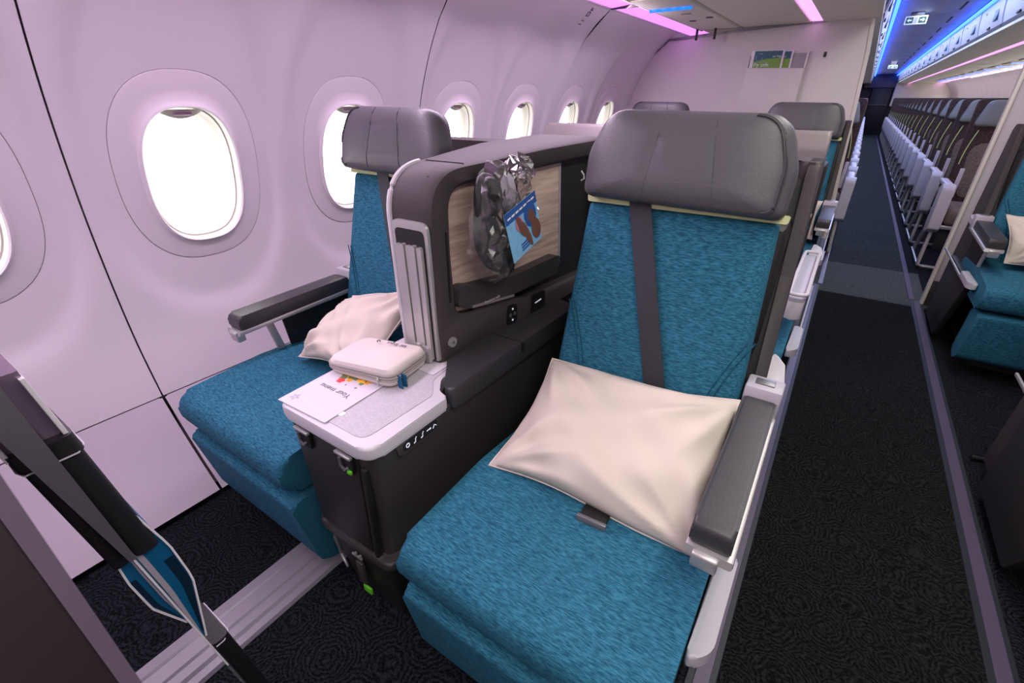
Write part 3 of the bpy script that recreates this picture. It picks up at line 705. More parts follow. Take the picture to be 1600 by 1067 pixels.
# ------------------------------------------------------------------ console between the seats
def make_console():
    r = empty('centre_console')
    fr = [(-.838, .585), (-.576, .585), (-.592, .26), (-.815, .26)]          # front outline (x, z)
    def pos(y): return y
    # upper body, tapering down
    bm = bmesh.new()
    L = []
    for z, xa, xb, ya in ((.562, -.842, -.574, .392), (.54, -.838, -.576, .396), (.42, -.826, -.584, .404), (.262, -.812, -.598, .412)):
        o = rpoly([(xa, ya), (xb, ya), (xb + .002, 1.24), (xa, 1.24)], [.02, .025, .01, .01], 5)
        L.append([bm.verts.new((x, y, z)) for x, y in o])
    for a, b in zip(L, L[1:]):
        for i in range(len(a)): bm.faces.new((a[i], a[(i + 1) % len(a)], b[(i + 1) % len(a)], b[i]))
    bm.faces.new(L[0]); bm.faces.new(L[-1][::-1])
    body = finish('console_body', bm, 'console', r)
    prism('front_panel', [(-.828, .54), (-.622, .54), (-.632, .275), (-.806, .275)], 'y', .392, .402, 'console_black', body, .003, 2)
    prism('corner_groove', rpoly([(-.612, .53), (-.598, .53), (-.608, .275), (-.620, .275)], .006, 3), 'y', .388, .402, 'black', body, .003, 2)
    # lower plinth with a rolled edge
    bo = rpoly([(-.832, .392), (-.580, .392), (-.580, 1.2), (-.832, 1.2)], [.02, .02, .01, .01], 5)
    prism('plinth_ledge', bo, 'z', .238, .262, 'console', r, .008, 3)
    bm = bmesh.new(); L = []
    for z, dx, ya in ((.24, .012, .404), (.012, .035, .435)):
        o = rpoly([(-.832 + dx, ya), (-.580 - dx, ya), (-.580 - dx, 1.2), (-.832 + dx, 1.2)], .012, 4); L.append([bm.verts.new((x, y, z)) for x, y in o])
    for i in range(len(L[0])): bm.faces.new((L[0][i], L[0][(i + 1) % len(L[0])], L[1][(i + 1) % len(L[0])], L[1][i]))
    bm.faces.new(L[0]); bm.faces.new(L[1][::-1])
    finish('plinth', bm, 'console_black', r)
    # table top: pale rim, woven inlay, round cut at the back for the pad
    rim = rpoly([(-.848, .382), (-.570, .382), (-.570, .595), (-.600, .605), (-.628, .640), (-.640, .76), (-.848, .76)], [.025, .035, .008, .02, .04, .01, .01], 6)
    prism('table_rim', rim, 'z', .560, .590, 'plastic_white', r, .010, 4)
    inl = rpoly([(-.826, .402), (-.606, .402), (-.600, .582), (-.640, .628), (-.655, .75), (-.826, .75)], [.02, .025, .02, .03, .01, .01], 6)
    prism('table_inlay', inl, 'z', .588, .5915, 'table_weave', r, .001, 1)
    box('table_latch', -.716, -.696, .425, .438, .590, .5935, 'white', r, .0015)
    # leather pad behind the table
    pad = rpoly([(-.620, .648), (-.592, .612), (-.566, .604), (-.556, 1.16), (-.66, 1.18), (-.66, .70)], [.03, .03, .01, .01, .01, .02], 6)
    prism('arm_pad', pad, 'z', .55, .604, 'leather_dark', r, .012, 4)
    box('pad_seam', -.70, -.553, .868, .871, .58, .6045, 'black', r, 0)
    # front hardware
    for x in (-.784, -.652):
        q = empty('latch'); q.parent = r
        box('latch_plate', x - .020, x + .022, .384, .392, .505, .545, 'black', q, .002)
        box('latch_bar', x - .023, x + .023, .380, .388, .543, .549, 'silver', q, .001)
        tube('latch_hook', [(x - .008, .380, .540), (x - .008, .380, .520), (x + .004, .380, .512), (x + .012, .380, .522)], .003, 'silver_dark', q, 6)
        if x > -.7: box('release_tab', x + .008, x + .020, .379, .386, .506, .515, 'green_label', q, .002)
    q = empty('lower_latch'); q.parent = r
    tube('latch_lever', [(-.785, .400, .222), (-.783, .398, .212), (-.778, .398, .19), (-.775, .398, .165), (-.76, .394, .158), (-.748, .392, .142)], [.005, .005, .004, .004, .004, .003], 'silver_dark', q, 8)
    box('latch_plate', -.735, -.700, .401, .406, .186, .191, 'silver', q, .001)
    for x in (-.722, -.706): tube('screw', [(x, .406, .196), (x, .399, .196)], .004, 'silver', q, 8)
    box('strap', -.730, -.706, .403, .411, .09, .165, 'console', q, .002)
    box('green_label', -.728, -.700, .408, .414, .050, .070, 'green_label', q, .001)
    # seat control panel on the aisle side
    q = empty('seat_controls'); q.parent = r
    cpn = rpoly([(.452, .540), (.560, .540), (.575, .575), (.445, .575)], [.012, .012, .004, .004], 4)
    prism('control_surround', [(a, b - .012) for a, b in cpn], 'x', -.580, -.571, 'shell_mauve', q, .002, 2)
    prism('control_face', rpoly([(.463, .536), (.556, .536), (.562, .556), (.463, .556)], .007, 4), 'x', -.574, -.5695, 'black', q, .001, 1)
    for k, y in enumerate((.474, .494, .514, .533, .550)):
        ic = []
        if k == 0: ic = [[(y + .0045 * math.cos(t), .546 + .0045 * math.sin(t)) for t in [i * .7 for i in range(10)]]]
        elif k in (1, 2): ic = [[(y - .004, .540), (y + .001, .542), (y + .001, .549), (y + .004, .552)]]
        elif k == 3: ic = [[(y - .006, .546), (y + .006, .547)], [(y + .003, .544), (y + .006, .547)]]
        else: ic = [[(y - .005, .541), (y, .549), (y + .005, .544)]]
        for path in ic: tube('icon', [(-.569, a, b) for a, b in path], .0011, 'icon', q, 5)
    # hood: tall privacy screen with a recessed wood face to the aisle seat
    oy = rpoly([(.690, .588), (.684, .76), (.682, 1.022), (1.10, 1.040), (1.44, 1.046), (1.44, .588)], [0, .02, .105, .2, .02, 0], 12)
    iy = rpoly([(.748, .700), (.742, .85), (.746, .986), (1.40, 1.000), (1.40, .640), (1.02, .655), (.90, .690), (.80, .690)], [.05, .02, .055, .01, .01, .05, .06, .03], 8)
    def XR(y): return lerp([(.66, -.664), (.80, -.655), (1.0, -.640), (1.44, -.615)], y)
    def XL(y): return lerp([(.66, -.778), (.90, -.795), (1.02, -.835), (1.10, -.850), (1.44, -.850)], y)
    bm = bmesh.new(); n = len(oy)
    # resample inner loop by the angle round a centre so that both loops pair up
    c0 = Vector((1.07, .83))
    def hit(loop, th):
        d = Vector((math.cos(th), math.sin(th))); best = None
        for i in range(len(loop)):
            a = Vector(loop[i]) - c0; b = Vector(loop[(i + 1) % len(loop)]) - c0; e = b - a
            den = d.x * e.y - d.y * e.x
            if abs(den) < 1e-12: continue
            t = (a.x * e.y - a.y * e.x) / den; u = (a.x * d.y - a.y * d.x) / den
            if t > 0 and -1e-6 <= u <= 1 + 1e-6 and (best is None or t > best): best = t
        return c0 + d * best
    ths = sorted([math.atan2(p[1] - c0.y, p[0] - c0.x) for p in oy + iy]); N = len(ths)
    O = [hit(oy, t) for t in ths]; I = [hit(iy, t) for t in ths]
    def ringv(pts, xf): return [bm.verts.new((xf(p), p.x, p.y)) for p in pts]
    mids = [(o * .22 + i * .78) for o, i in zip(O, I)]; near = [(o * .90 + i * .10) for o, i in zip(O, I)]
    loops = [ringv(O, lambda p: XL(p.x)), ringv(O, lambda p: XR(p.x) - .014), ringv(near, lambda p: XR(p.x) - .003), ringv(mids, lambda p: XR(p.x) - .001), ringv(I, lambda p: XR(p.x) - .010), ringv(I, lambda p: XR(p.x) - .036)]
    for a, b in zip(loops, loops[1:]):
        for i in range(N): bm.faces.new((a[i], a[(i + 1) % N], b[(i + 1) % N], b[i]))
    bm.faces.new(loops[0][::-1])
    hood = finish('privacy_hood', bm, 'shell_mauve', r, True, 50)
    # recess floor: wood veneer, dark rear part
    def slab(name, pts, off, th, m, par):
        bm = bmesh.new(); a = [bm.verts.new((XR(y) - off, y, z)) for y, z in pts]; b = [bm.verts.new((XR(y) - off - th, y, z)) for y, z in pts]
        bm.faces.new(a); bm.faces.new(b[::-1])
        for i in range(len(pts)): bm.faces.new((a[i], a[(i + 1) % len(pts)], b[(i + 1) % len(pts)], b[i]))
        return finish(name, bm, m, par)
    slab('recess_back', [(.72, .66), (1.41, .63), (1.41, 1.01), (.72, 1.01)], .034, .004, 'black', hood)
    slab('wood_veneer', [(.735, .68), (.80, .684), (1.10, .70), (1.215, .705), (1.195, .997), (.735, .997)], .026, .008, 'wood', hood)
    slab('veneer_edge', [(1.213, .705), (1.220, .705), (1.200, .997), (1.193, .997)], .024, .010, 'plastic_grey', hood)
    # reading-light flap along the lower edge of the recess
    fl = rpoly([(.742, .722), (.775, .708), (.95, .690), (1.16, .690), (1.18, .745), (.96, .742), (.80, .760), (.755, .772)], [.03, .02, .08, .01, .02, .08, .04, .025], 6)
    slab('storage_flap', fl, -.004, .03, 'console', hood)
    slab('flap_lip', [(.79, .712), (.95, .690), (.95, .684), (.79, .705)], -.006, .008, 'shell_pale', hood)
    slab('speaker_slot', rpoly([(.722, .74), (.727, .74), (.727, .90), (.722, .90)], .002, 2), -.0006, .003, 'black', hood)
    text('flap_lettering', 'literature only', .010, (XR(.86) + .0062, .83, .7035), (R(90), 0, R(86)), 'plastic_grey', hood)
    box('hood_seam', -.775, -.668, .800, .802, 1.010, 1.0292, 'charcoal', hood, 0)
    # pale edge trim at the window side
    tr_ = [(a, b) for a, b in oy if a < .79]
    bm = bmesh.new(); add_tube(bm, [(-.779, a, b) for a, b in [(.690, .59)] + tr_[1:] ], .0065, 8); finish('pale_edge', bm, 'plastic_white', hood)
    # folded table leaves stowed in the front of the hood
    q = empty('stowed_table'); q.parent = r
    fo = rpoly([(-.775, .600), (-.673, .600), (-.668, .925), (-.770, .925)], [.005, .005, .02, .02], 5)
    def Yf(z): return .690 - (z - .588) * .031
    def fpl(name, pts, d0, d1, m, par, hole=None):
        bm = bmesh.new(); a = [bm.verts.new((x, Yf(z) - d0, z)) for x, z in pts]; b = [bm.verts.new((x, Yf(z) - d1, z)) for x, z in pts]
        bm.faces.new(a); bm.faces.new(b[::-1])
        for i in range(len(pts)): bm.faces.new((a[i], b[i], b[(i + 1) % len(pts)], a[(i + 1) % len(pts)]))
        return finish(name, bm, m, par)
    fpl('table_frame', fo, .004, -.004, 'silver', q)
    fpl('slot', rpoly([(-.764, .602), (-.682, .602), (-.678, .908), (-.761, .908)], [0, 0, .012, .012], 4), .0055, 0, 'black', q)
    for k in range(5):
        xa = -.762 + k * .0158
        fpl('table_leaf', rpoly([(xa, .604), (xa + .0135, .604), (xa + .0165, .875 + .002 * (k % 2)), (xa + .003, .875 + .002 * (k % 2))], [.001, .001, .006, .006], 3), .0135 + .003 * (k % 2), .003, 'silver', q)
    for k in range(2):
        xa = -.740 + k * .027
        h = fpl('hinge_plate', rpoly([(xa, .598), (xa + .025, .598), (xa + .025, .640), (xa, .640)], [.001, .001, .012, .012], 5), .020, .010, 'silver', q)
        tube('hinge_screw', [(xa + .0125, Yf(.62) - .0195, .622), (xa + .0125, Yf(.62) - .0225, .622)], .005, 'silver_dark', h, 10)
    # round lock, sockets
    def rx(y, z, e=0): return (XR(y) + e, y, z)
    tube('round_lock', [rx(.722, .640, -.004), rx(.722, .640, .003)], .0125, 'silver', r, 20)
    tube('lock_slot', [rx(.722, .640, .003), rx(.722, .640, .004)], .004, 'silver_dark', r, 8)
    q = empty('audio_socket'); q.parent = r
    slab('socket_plate', rpoly([(.925, .608), (.965, .606), (.967, .658), (.927, .660)], .010, 4), -.003, .006, 'black', q)
    for dy, dz in ((-.009, 0), (.009, 0)): tube('jack', [rx(.946 + dy, .633 + dz, .003), rx(.946 + dy, .633 + dz, .0048)], .0055, 'silver_dark', q, 12); 
    for dz in (-.016, .016): tube('jack_icon', [rx(.946, .633 + dz, .003), rx(.946, .633 + dz, .0045)], .003, 'icon', q, 8)
    q = empty('power_socket'); q.parent = r
    slab('socket_plate', rpoly([(1.035, .575), (1.10, .572), (1.102, .655), (1.037, .658)], .010, 4), -.003, .006, 'black', q)
    slab('usb_port', [(1.055, .588), (1.080, .587), (1.080, .598), (1.055, .599)], -.004, .002, 'usb_glow', q)
    slab('socket_icon', [(1.050, .630), (1.080, .632), (1.080, .636), (1.050, .633)], -.004, .002, 'icon', q)
    tube('coat_hook', [(XR(1.26) + .002, 1.27, .965), (XR(1.26) + .01, 1.27, .955), (XR(1.26) + .012, 1.268, .945), (XR(1.26) + .006, 1.262, .940)], .0025, 'silver', r, 6)
    # rear wing that joins the window seat shell
    wg = rpoly([(-.849, 1.08), (-.81, 1.0), (-.78, 1.06), (-.80, 1.16), (-.835, 1.23), (-.849, 1.2)], [.03, .02, .02, .04, .01, .01], 5)
    prism('rear_wing', wg, 'z', .60, 1.032, 'shell_mauve', r, .008, 3)
    return r
con = make_console(); tag(con, 'dark console with pale table top and tall hood between the nearest two seats', 'console', 'centre consoles')
c2 = copy_tree(con); c2.location.y = ROWP; tag(c2, 'console hood between the second pair of business seats', 'console')

# ------------------------------------------------------------------ pillows
def make_pillow(name, bl, br, tr, tl, th, seed, label, normal, parent=None, sag=0.0):
    bl, br, tr, tl = map(Vector, (bl, br, tr, tl)); nn = Vector(normal).normalized()
    N = 44; bm = bmesh.new(); rnd = random.Random(seed)
    ph = [rnd.uniform(0, 6.28) for _ in range(8)]
    corners = [(-1, -1), (1, -1), (1, 1), (-1, 1)]
    def pt(u, v, side):
        pu = u * (1 - .06 * (1 - v * v) * (abs(u) ** 3)) + .018 * math.sin(3 * v + ph[0]) * abs(u) ** 3; pv = v * (1 - .08 * (1 - u * u) * (abs(v) ** 3)) + .022 * math.sin(4 * u + ph[1]) * abs(v) ** 3
        a, b = (pu + 1) / 2, (pv + 1) / 2
        p = bl * (1 - a) * (1 - b) + br * a * (1 - b) + tr * a * b + tl * (1 - a) * b
        e = max(0, (1 - abs(u) ** 2.6)) * max(0, (1 - abs(v) ** 2.6)); h = th * e ** .55
        w = 0
        for k, (cu, cv) in enumerate(corners):          # folds that run out of each corner
            du, dv = u - cu, v - cv; d = math.hypot(du, dv); ang = math.atan2(dv, du)
            w += (.016 - .025 * abs(math.sin(ang * 6.5 + ph[k] + .8 * d))) * math.exp(-((d - .50) / .45) ** 2)
        w += .006 * math.sin(5.0 * u + 3.2 * v + ph[4]) + .004 * math.sin(9 * v - 4 * u + ph[5]) + .0025 * math.sin(13 * u + 9 * v + ph[6])
        h += w * e ** .5
        return p + nn * (h if side > 0 else -h * .55) + Vector((0, 0, -sag * (1 - u * u) * (1 - v)))
    def grid(side): return [[pt(-1 + 2 * i / N, -1 + 2 * j / N, side) for i in range(N + 1)] for j in range(N + 1)]
    for side in (1, -1):
        g = [[bm.verts.new(p) for p in row] for row in grid(side)]
        for j in range(N):
            for i in range(N): bm.faces.new((g[j][i], g[j][i + 1], g[j + 1][i + 1], g[j + 1][i]))
    bmesh.ops.remove_doubles(bm, verts=bm.verts[:], dist=.0002)
    o = finish(name, bm, 'pillow', None, True, 80); tag(o, label, 'pillow', 'cabin pillows')
    edge = [pt(u, v, 1) for u, v in [(-1 + 2 * i / N, -1) for i in range(N)] + [(1, -1 + 2 * i / N) for i in range(N)] + [(1 - 2 * i / N, 1) for i in range(N)] + [(-1, 1 - 2 * i / N) for i in range(N)]]
    tube('hem', edge, .0022, 'pillow', o, 5, True)
    return o
make_pillow('pillow', (-.462, .600, .455), (-.020, .612, .445), (-.050, .900, .605), (-.478, .890, .575), .080, 3, 'cream pillow leaning on the nearest aisle seat beside its armrest', (0, -.62, .78))
make_pillow('pillow', (-1.20, .640, .470), (-.89, .62, .515), (-.86, .855, .690), (-1.22, .875, .575), .060, 9, 'cream pillow on the window seat behind the console table', (-.15, -.70, .72))
make_pillow('pillow', (.62 + .10, 2.98, .475), (1.06, 2.98, .475), (1.07, 3.15, .66), (.62 + .07, 3.16, .66), .055, 4, 'cream pillow on the seat across the aisle by the right divider', (0, -.75, .65))
make_pillow('pillow', (-.44, 2.96, .475), (-.055, 2.94, .475), (-.06, 3.15, .64), (-.44, 3.17, .64), .055, 5, 'cream pillow on the aisle seat before the white divider', (0, -.75, .65))

# ------------------------------------------------------------------ things on the console table
mn = empty('menu_card', (-.782, .475, .5925), 'pale menu card with orange flowers lying on the console table', 'menu'); mn.rotation_euler = (0, 0, R(2))
box('card', -.074, .074, -.085, .12, 0, .0018, 'paper', mn, .0004, 1)
text('lettering', 'Your menu', .020, (.046, .006, .0020), (0, 0, R(180)), 'ink', mn)
rnd = random.Random(4)
bm = bmesh.new()
for k in range(5): 
    a = k * 1.256; add_puff(bm, [(.005 * math.cos(t), .003 * math.sin(t)) for t in [i * .785 for i in range(8)]], (-.052 + .007 * math.cos(a), -.060 + .007 * math.sin(a), .0022), (math.cos(a), math.sin(a), 0), (-math.sin(a), math.cos(a), 0), (0, 0, 1), .0003, .0003, 2, rings=(1, .7, .3))
finish('emblem', bm, 'plastic_grey', mn)
def petal_blob(name, x, y, r, m):
    n = 14; pts = [(r * (1 + .22 * math.sin(5 * t)) * math.cos(t), r * (1 + .22 * math.sin(5 * t)) * math.sin(t)) for t in [2 * math.pi * i / n for i in range(n)]]
    bm = bmesh.new(); add_puff(bm, pts, (x, y, .0019), (1, 0, 0), (0, 1, 0), (0, 0, 1), .0006, .0004, 2, rings=(1, .7, .35)); finish(name, bm, m, mn)
for k in range(6): petal_blob('printed_leaf', -.030 + .078 * rnd.random(), .052 + .045 * rnd.random(), .010, 'leaf')
petal_blob('printed_leaf', -.026, .050, .011, 'leaf'); petal_blob('printed_leaf', .028, .048, .006, 'leaf'); petal_blob('printed_leaf', .030, .03, .003, 'leaf')
for k in range(9): petal_blob('printed_flower', -.022 + .014 * (k % 5) + rnd.uniform(-.004, .004), .062 + .020 * (k // 5) + rnd.uniform(-.005, .005), .0125, 'yellow' if k % 3 == 0 else 'orange')
petal_blob('printed_flower', -.006, .045, .007, 'orange'); petal_blob('printed_fruit', -.022, .034, .0095, 'red')
tube('printed_vine', [(.000, .030, .0021), (.002, .025, .0021), (.004, .029, .0021)], .0006, 'ink', mn, 4)
c3 = box('paper_card', -.745, -.652, .64, .725, .592, .5935, 'paper', None, .0003, 1); tag(c3, 'corner of pale paper peeking out behind the zipped pouch', 'card')

pch = empty('amenity_pouch', (-.778, .593, .595), 'cream zipped amenity pouch with blue tab on the menu card', 'pouch'); pch.rotation_euler = (0, 0, R(10)); pch.scale = (.93, 1, 1)
po_ = rpoly([(-.108, -.062), (.098, -.066), (.104, .062), (-.100, .064)], [.035, .03, .02, .03], 7)
bm = bmesh.new(); L = []
for z, k in ((.000, .90), (.004, .97), (.012, 1.0), (.024, 1.0), (.036, .985), (.044, .95)):
    L.append([bm.verts.new((x * k, y * k, z - (.012 * max(0, -x / .1) * (z / .045)))) for x, y in po_])
for a, b in zip(L, L[1:]):
    for i in range(len(a)): bm.faces.new((a[i], a[(i + 1) % len(a)], b[(i + 1) % len(a)], b[i]))
bm.faces.new(L[0][::-1])
prev = L[-1]
for k in (.85, .7, .5, .3, .12):
    ring = []
    for x, y in po_:
        zz_ = .044 + .007 * (1 - k) - .010 * math.exp(-((x * k + .02) / .035) ** 2 - ((y * k + .005) / .05) ** 2) - .012 * max(0, -x * k / .1)
        ring.append(bm.verts.new((x * k, y * k, zz_)))
    for i in range(len(ring)): bm.faces.new((prev[i], prev[(i + 1) % len(ring)], ring[(i + 1) % len(ring)], ring[i]))
    prev = ring
bm.faces.new(prev)
finish('pouch_body', bm, 'canvas', pch, True, 60)
for zz_ in (.018, .024, .031):
    tube('zip_tape', [(x * 1.005, y * 1.005, zz_ - .012 * max(0, -x / .1) * (zz_ / .045)) for x, y in po_ if y < -.02 or x > .09], .0028, 'zip', pch, 6)
tube('zip_pull', [(.060, -.068, .026), (.062, -.072, .022), (.063, -.073, .008)], .0026, 'silver', pch, 6)
bm = bmesh.new()
for s_ in (0, 1):
    add_prism(bm, [(.094, .030), (.107 + .008 * s_, .026), (.112 + .003 * s_, -.008), (.100 + .003 * s_, -.004)], 'y', -.048 + .010 * s_, -.046 + .010 * s_)
finish('blue_tab', bm, 'tag_blue', pch)
tt = text('lettering', 'aer lingus', .015, (.062, .040, .0500), (R(-4), 0, R(180)), 'ink', pch)
tube('emblem', [(-.022 + .004 * math.cos(t), .036 + .004 * math.sin(t), .0475) for t in [i * .6 for i in range(9)]], .0014, 'ink', pch, 5)

# headset in its plastic bag, hung on the wood veneer, with the printed card
hs = empty('headset_bag', (-.634, .89, .90), 'black headset in clear plastic bag with blue card on wood panel', 'headset')
HX = lambda d: d
def hp(y, z, d): return (d, y, z)
band_pts = [hp(-.045 + .055 * math.cos(t) * 1.0 - .02 * math.sin(t), -.005 + .105 * math.sin(t), .006 + .006 * math.sin(3 * t)) for t in [2 * math.pi * k / 28 for k in range(28)]]
tube('headband', band_pts, .010, 'leather_black', hs, 10, True)
for y, z in ((-.060, .060), (-.010, -.090), (-.070, -.020)):
    bm = bmesh.new(); add_puff(bm, [(.032 * math.cos(t), .042 * math.sin(t)) for t in [2 * math.pi * k / 20 for k in range(20)]], (.012, y, z), (0, 1, .3), (0, -.3, 1), (1, 0, 0), .022, .010, 2.6); finish('ear_cup', bm, 'leather_black', hs)
for k in range(3):
    rr = random.Random(k); tube('cable', [hp(-.03 + .05 * math.cos(t * 1.3 + k), .0 + .09 * math.sin(t * .9 + k * 2), .024 + .006 * math.sin(2.2 * t)) for t in [i * .3 for i in range(16)]], .003, 'leather_black', hs, 6)
def crumple(name, pts, seed, amp, m, n=22, d0=.03):
    rr = random.Random(seed); bm = bmesh.new(); N = len(pts); cy = sum(p[0] for p in pts) / N; cz = sum(p[1] for p in pts) / N
    prev = None
    for k in range(9):
        t = 1 - k / 8.5
        ring = [bm.verts.new(hp(cy + (y - cy) * t + rr.uniform(-1, 1) * .006, cz + (z - cz) * t + rr.uniform(-1, 1) * .006, d0 * (1 - t ** 3) ** .5 + rr.uniform(-1, 1) * amp + .004)) for y, z in pts]
        if prev:
            for i in range(N): bm.faces.new((prev[i], prev[(i + 1) % N], ring[(i + 1) % N], ring[i]))
        prev = ring
    bm.faces.new(prev); bmesh.ops.triangulate(bm, faces=bm.faces[:])
    return finish(name, bm, m, hs, True, 12)
ell = [(-.035 + .088 * math.cos(t) * (1 + .10 * math.sin(4 * t)), -.005 + .140 * math.sin(t)) for t in [2 * math.pi * k / 34 for k in range(34)]]
crumple('plastic_bag', ell, 5, .009, 'film', d0=.040)
tail = [(.055 + .060 * math.cos(t) * (1 + .18 * math.sin(5 * t)), .090 + .055 * math.sin(t) * (1 + .15 * math.sin(3 * t))) for t in [2 * math.pi * k / 26 for k in range(26)]]
crumple('bag_tail', tail, 8, .012, 'film', d0=.018)
tail2 = [(.105 + .03 * math.cos(t) * (1 + .3 * math.sin(5 * t)), -.005 + .05 * math.sin(t)) for t in [2 * math.pi * k / 18 for k in range(18)]]
crumple('bag_tail', tail2, 9, .008, 'film', d0=.012)
bm = bmesh.new(); add_puff(bm, [(.030 * math.cos(t), .045 * math.sin(t)) for t in [2 * math.pi * k / 18 for k in range(18)]], (.026, -.012, .060), (0, 1, .2), (0, -.2, 1), (1, 0, 0), .010, .004, 2.2); finish('foam_pad', bm, 'plastic_grey', hs)
cd = empty('printed_card'); cd.parent = hs; cd.location = (.050, .020, -.010); cd.rotation_euler = (R(17), R(-4), 0)
prism('card', [(-.072, -.062), (.058, -.066), (.066, .052), (-.068, .056)], 'x', 0, .0015, 'card_sky', cd)
prism('card_header', [(-.068, .030), (.064, .026), (.066, .052), (-.068, .056)], 'x', .0012, .0022, 'card_blue', cd)
for k in range(7): box('printed_line', .002, .0026, -.060 + .017 * k, -.047 + .017 * k, .039, .043, 'white', cd, 0)
def blob(name, y, z, a, b, rot, m, d=.0026):
    bm = bmesh.new(); add_puff(bm, [(a * math.cos(t), b * math.sin(t)) for t in [2 * math.pi * k / 16 for k in range(16)]], (d, y, z), (0, math.cos(rot), math.sin(rot)), (0, -math.sin(rot), math.cos(rot)), (1, 0, 0), .0006, .0004, 2, rings=(1, .7, .35)); finish(name, bm, m, cd)
blob('printed_figure', .028, .012, .026, .030, 0, 'card_blue'); blob('printed_figure', .030, .006, .015, .018, .2, 'skin_print', .0034); blob('printed_figure', .040, -.030, .019, .026, .1, 'skin_print', .0034)
blob('printed_figure', .0, -.022, .010, .042, .35, 'skin_print'); blob('printed_figure', -.022, .012, .014, .018, 0, 'print_pink', .0030); blob('printed_figure', -.018, .004, .010, .03, .3, 'skin_print', .0034)
box('printed_block', .0012, .0024, -.052, -.034, -.050, -.034, 'card_sky', cd, 0)
for k in range(3): box('printed_line', .0012, .0024, -.030, .002 + .004 * (k % 2), -.040 - .007 * k, -.036 - .007 * k, 'card_blue', cd, 0)

# ------------------------------------------------------------------ front partition with leather literature sleeves
fp = empty('front_partition', (0, 0, 0), 'dark mauve front partition with clear panel at lower left corner', 'partition')
box('post', -.75, -.42, -.70, -.010, .0, 1.02, 'post', fp, .003)
prism('post_trim', [(-.75, -.011), (-.419, -.011), (-.421, .0005), (-.75, .002)], 'z', .0, 1.02, 'post_trim', fp)
def PY(z): return .025 + (.881 - z) * .1205
def pan(name, zs, x0, x1, f0, f1, m, parent, nz=10):
    """slab that follows the leaning panel; f0, f1: offset in y as a function of height"""
    bm = bmesh.new(); L = []
    for k in range(nz + 1):
        z = zs[0] + (zs[1] - zs[0]) * k / nz
        a, b = PY(z) + f0(z), PY(z) + f1(z)
        L.append([bm.verts.new(p) for p in ((x0, a, z), (x1, a, z), (x1, b, z), (x0, b, z))])
    for a, b in zip(L, L[1:]):
        for q in range(4): bm.faces.new((a[q], a[(q + 1) % 4], b[(q + 1) % 4], b[q]))
    bm.faces.new(L[0][::-1]); bm.faces.new(L[-1])
    return finish(name, bm, m, parent, True, 40)
pan('clear_panel', (.10, .66), -1.30, -.615, lambda z: -.002, lambda z: .002, 'glass_tint', fp)
pan('panel_edge', (.34, .66), -.6155, -.6145, lambda z: -.0012, lambda z: .0012, 'white', fp)
pan('panel_post', (.645, .98), -.66, -.600, lambda z: -.004 - (z - .645) * .05, lambda z: .003 + (z - .645) * .03, 'silver_dark', fp)
def sleeve(sgn, label, dark):
    q = empty('literature_sleeve', (0, 0, 0), label, 'sleeve', 'leather literature sleeves')
    t0, t1 = (.003, .030) if sgn > 0 else (-.020, -.003)
    def rnd_slab(name, z0, z1, a, b, x1, m, par, bev=.010):
        bm = bmesh.new(); L = []
        pts = rpoly([(-.80, a), (x1, a), (x1, b), (-.80, b)], [.004, bev, bev, .004], 5)
        for z in (z0, z0 + (z1 - z0) * .5, z1): L.append([bm.verts.new((x, PY(z) + y, z)) for x, y in pts])
        for u, w in zip(L, L[1:]):
            for i in range(len(u)): bm.faces.new((u[i], u[(i + 1) % len(u)], w[(i + 1) % len(u)], w[i]))
        bm.faces.new(L[0][::-1]); bm.faces.new(L[-1]); return finish(name, bm, m, par, True, 50)
    rnd_slab('sleeve_body', .635, .822, t0, t1, -.612, 'leather_black', q)
    cf = rnd_slab('sleeve_cuff', .808, .832, t0 - (.002 if sgn < 0 else 0), t1 + (.002 if sgn > 0 else 0), -.609, 'leather_black', q, .012)
    tube('stitching', [(x, PY(.809) + y, .809) for x, y in ((-.70, t1 + .003 if sgn > 0 else t0 - .003), (-.622, t1 + .003 if sgn > 0 else t0 - .003), (-.6085, (t0 + t1) / 2 + sgn * .008), (-.6085, (t0 + t1) / 2 - sgn * .012))], .0010, 'paper', cf, 5)
    e = (t0 + t1) / 2
    rnd_slab('card_holder', .825, .912, e - .008, e + .012 * 1, -.622, 'post_trim', q, .004)
    rnd_slab('holder_face', .825, .905, e + .008 if sgn > 0 else e - .012, e + .0125 if sgn > 0 else e - .0075, -.616, 'white', q, .001)
    return q
sleeve(1, 'black leather sleeve holding booklets, on the seat side of front partition', 1)
sleeve(-1, 'black leather sleeve on the near side of the front partition panel', -1)
def booklet(sgn, label):
    q = empty('booklet', (0, 0, 0), label, 'booklet', 'blue booklets in the sleeves')
    tab = [(.428, .004), (.546, .034), (.62, .036), (.69, .028)] if sgn > 0 else [(.478, .002), (.54, .019), (.60, .019), (.69, .010)]
    z0 = tab[0][0]
    def bow(z): return sgn * lerp(tab, z)
    pan('pages', (z0, .69), -.79, -.6195, lambda z: min(0.0, bow(z)) + .0006, lambda z: max(0.0, bow(z)) - .0006, 'booklet', q, 14)
    pan('page_edge', (z0, .69), -.620, -.6165, lambda z: bow(z) - .0012, lambda z: bow(z) + .0012, 'white', q, 14)
    pan('inner_page', (z0 + .01, .60), -.79, -.6190, lambda z: bow(z) * .60, lambda z: bow(z) * .92, 'booklet_dark', q, 14)
    pan('spine_band', (z0, .69), -.79, -.6188, lambda z: bow(z) * .10 - .0004, lambda z: bow(z) * .26 + .0004, 'plastic_grey', q, 14)  # pale grey band beside the spine
    return q
booklet(1, 'blue booklet bowing out under the seat-side leather sleeve')
booklet(-1, 'blue booklet under the near-side leather sleeve')
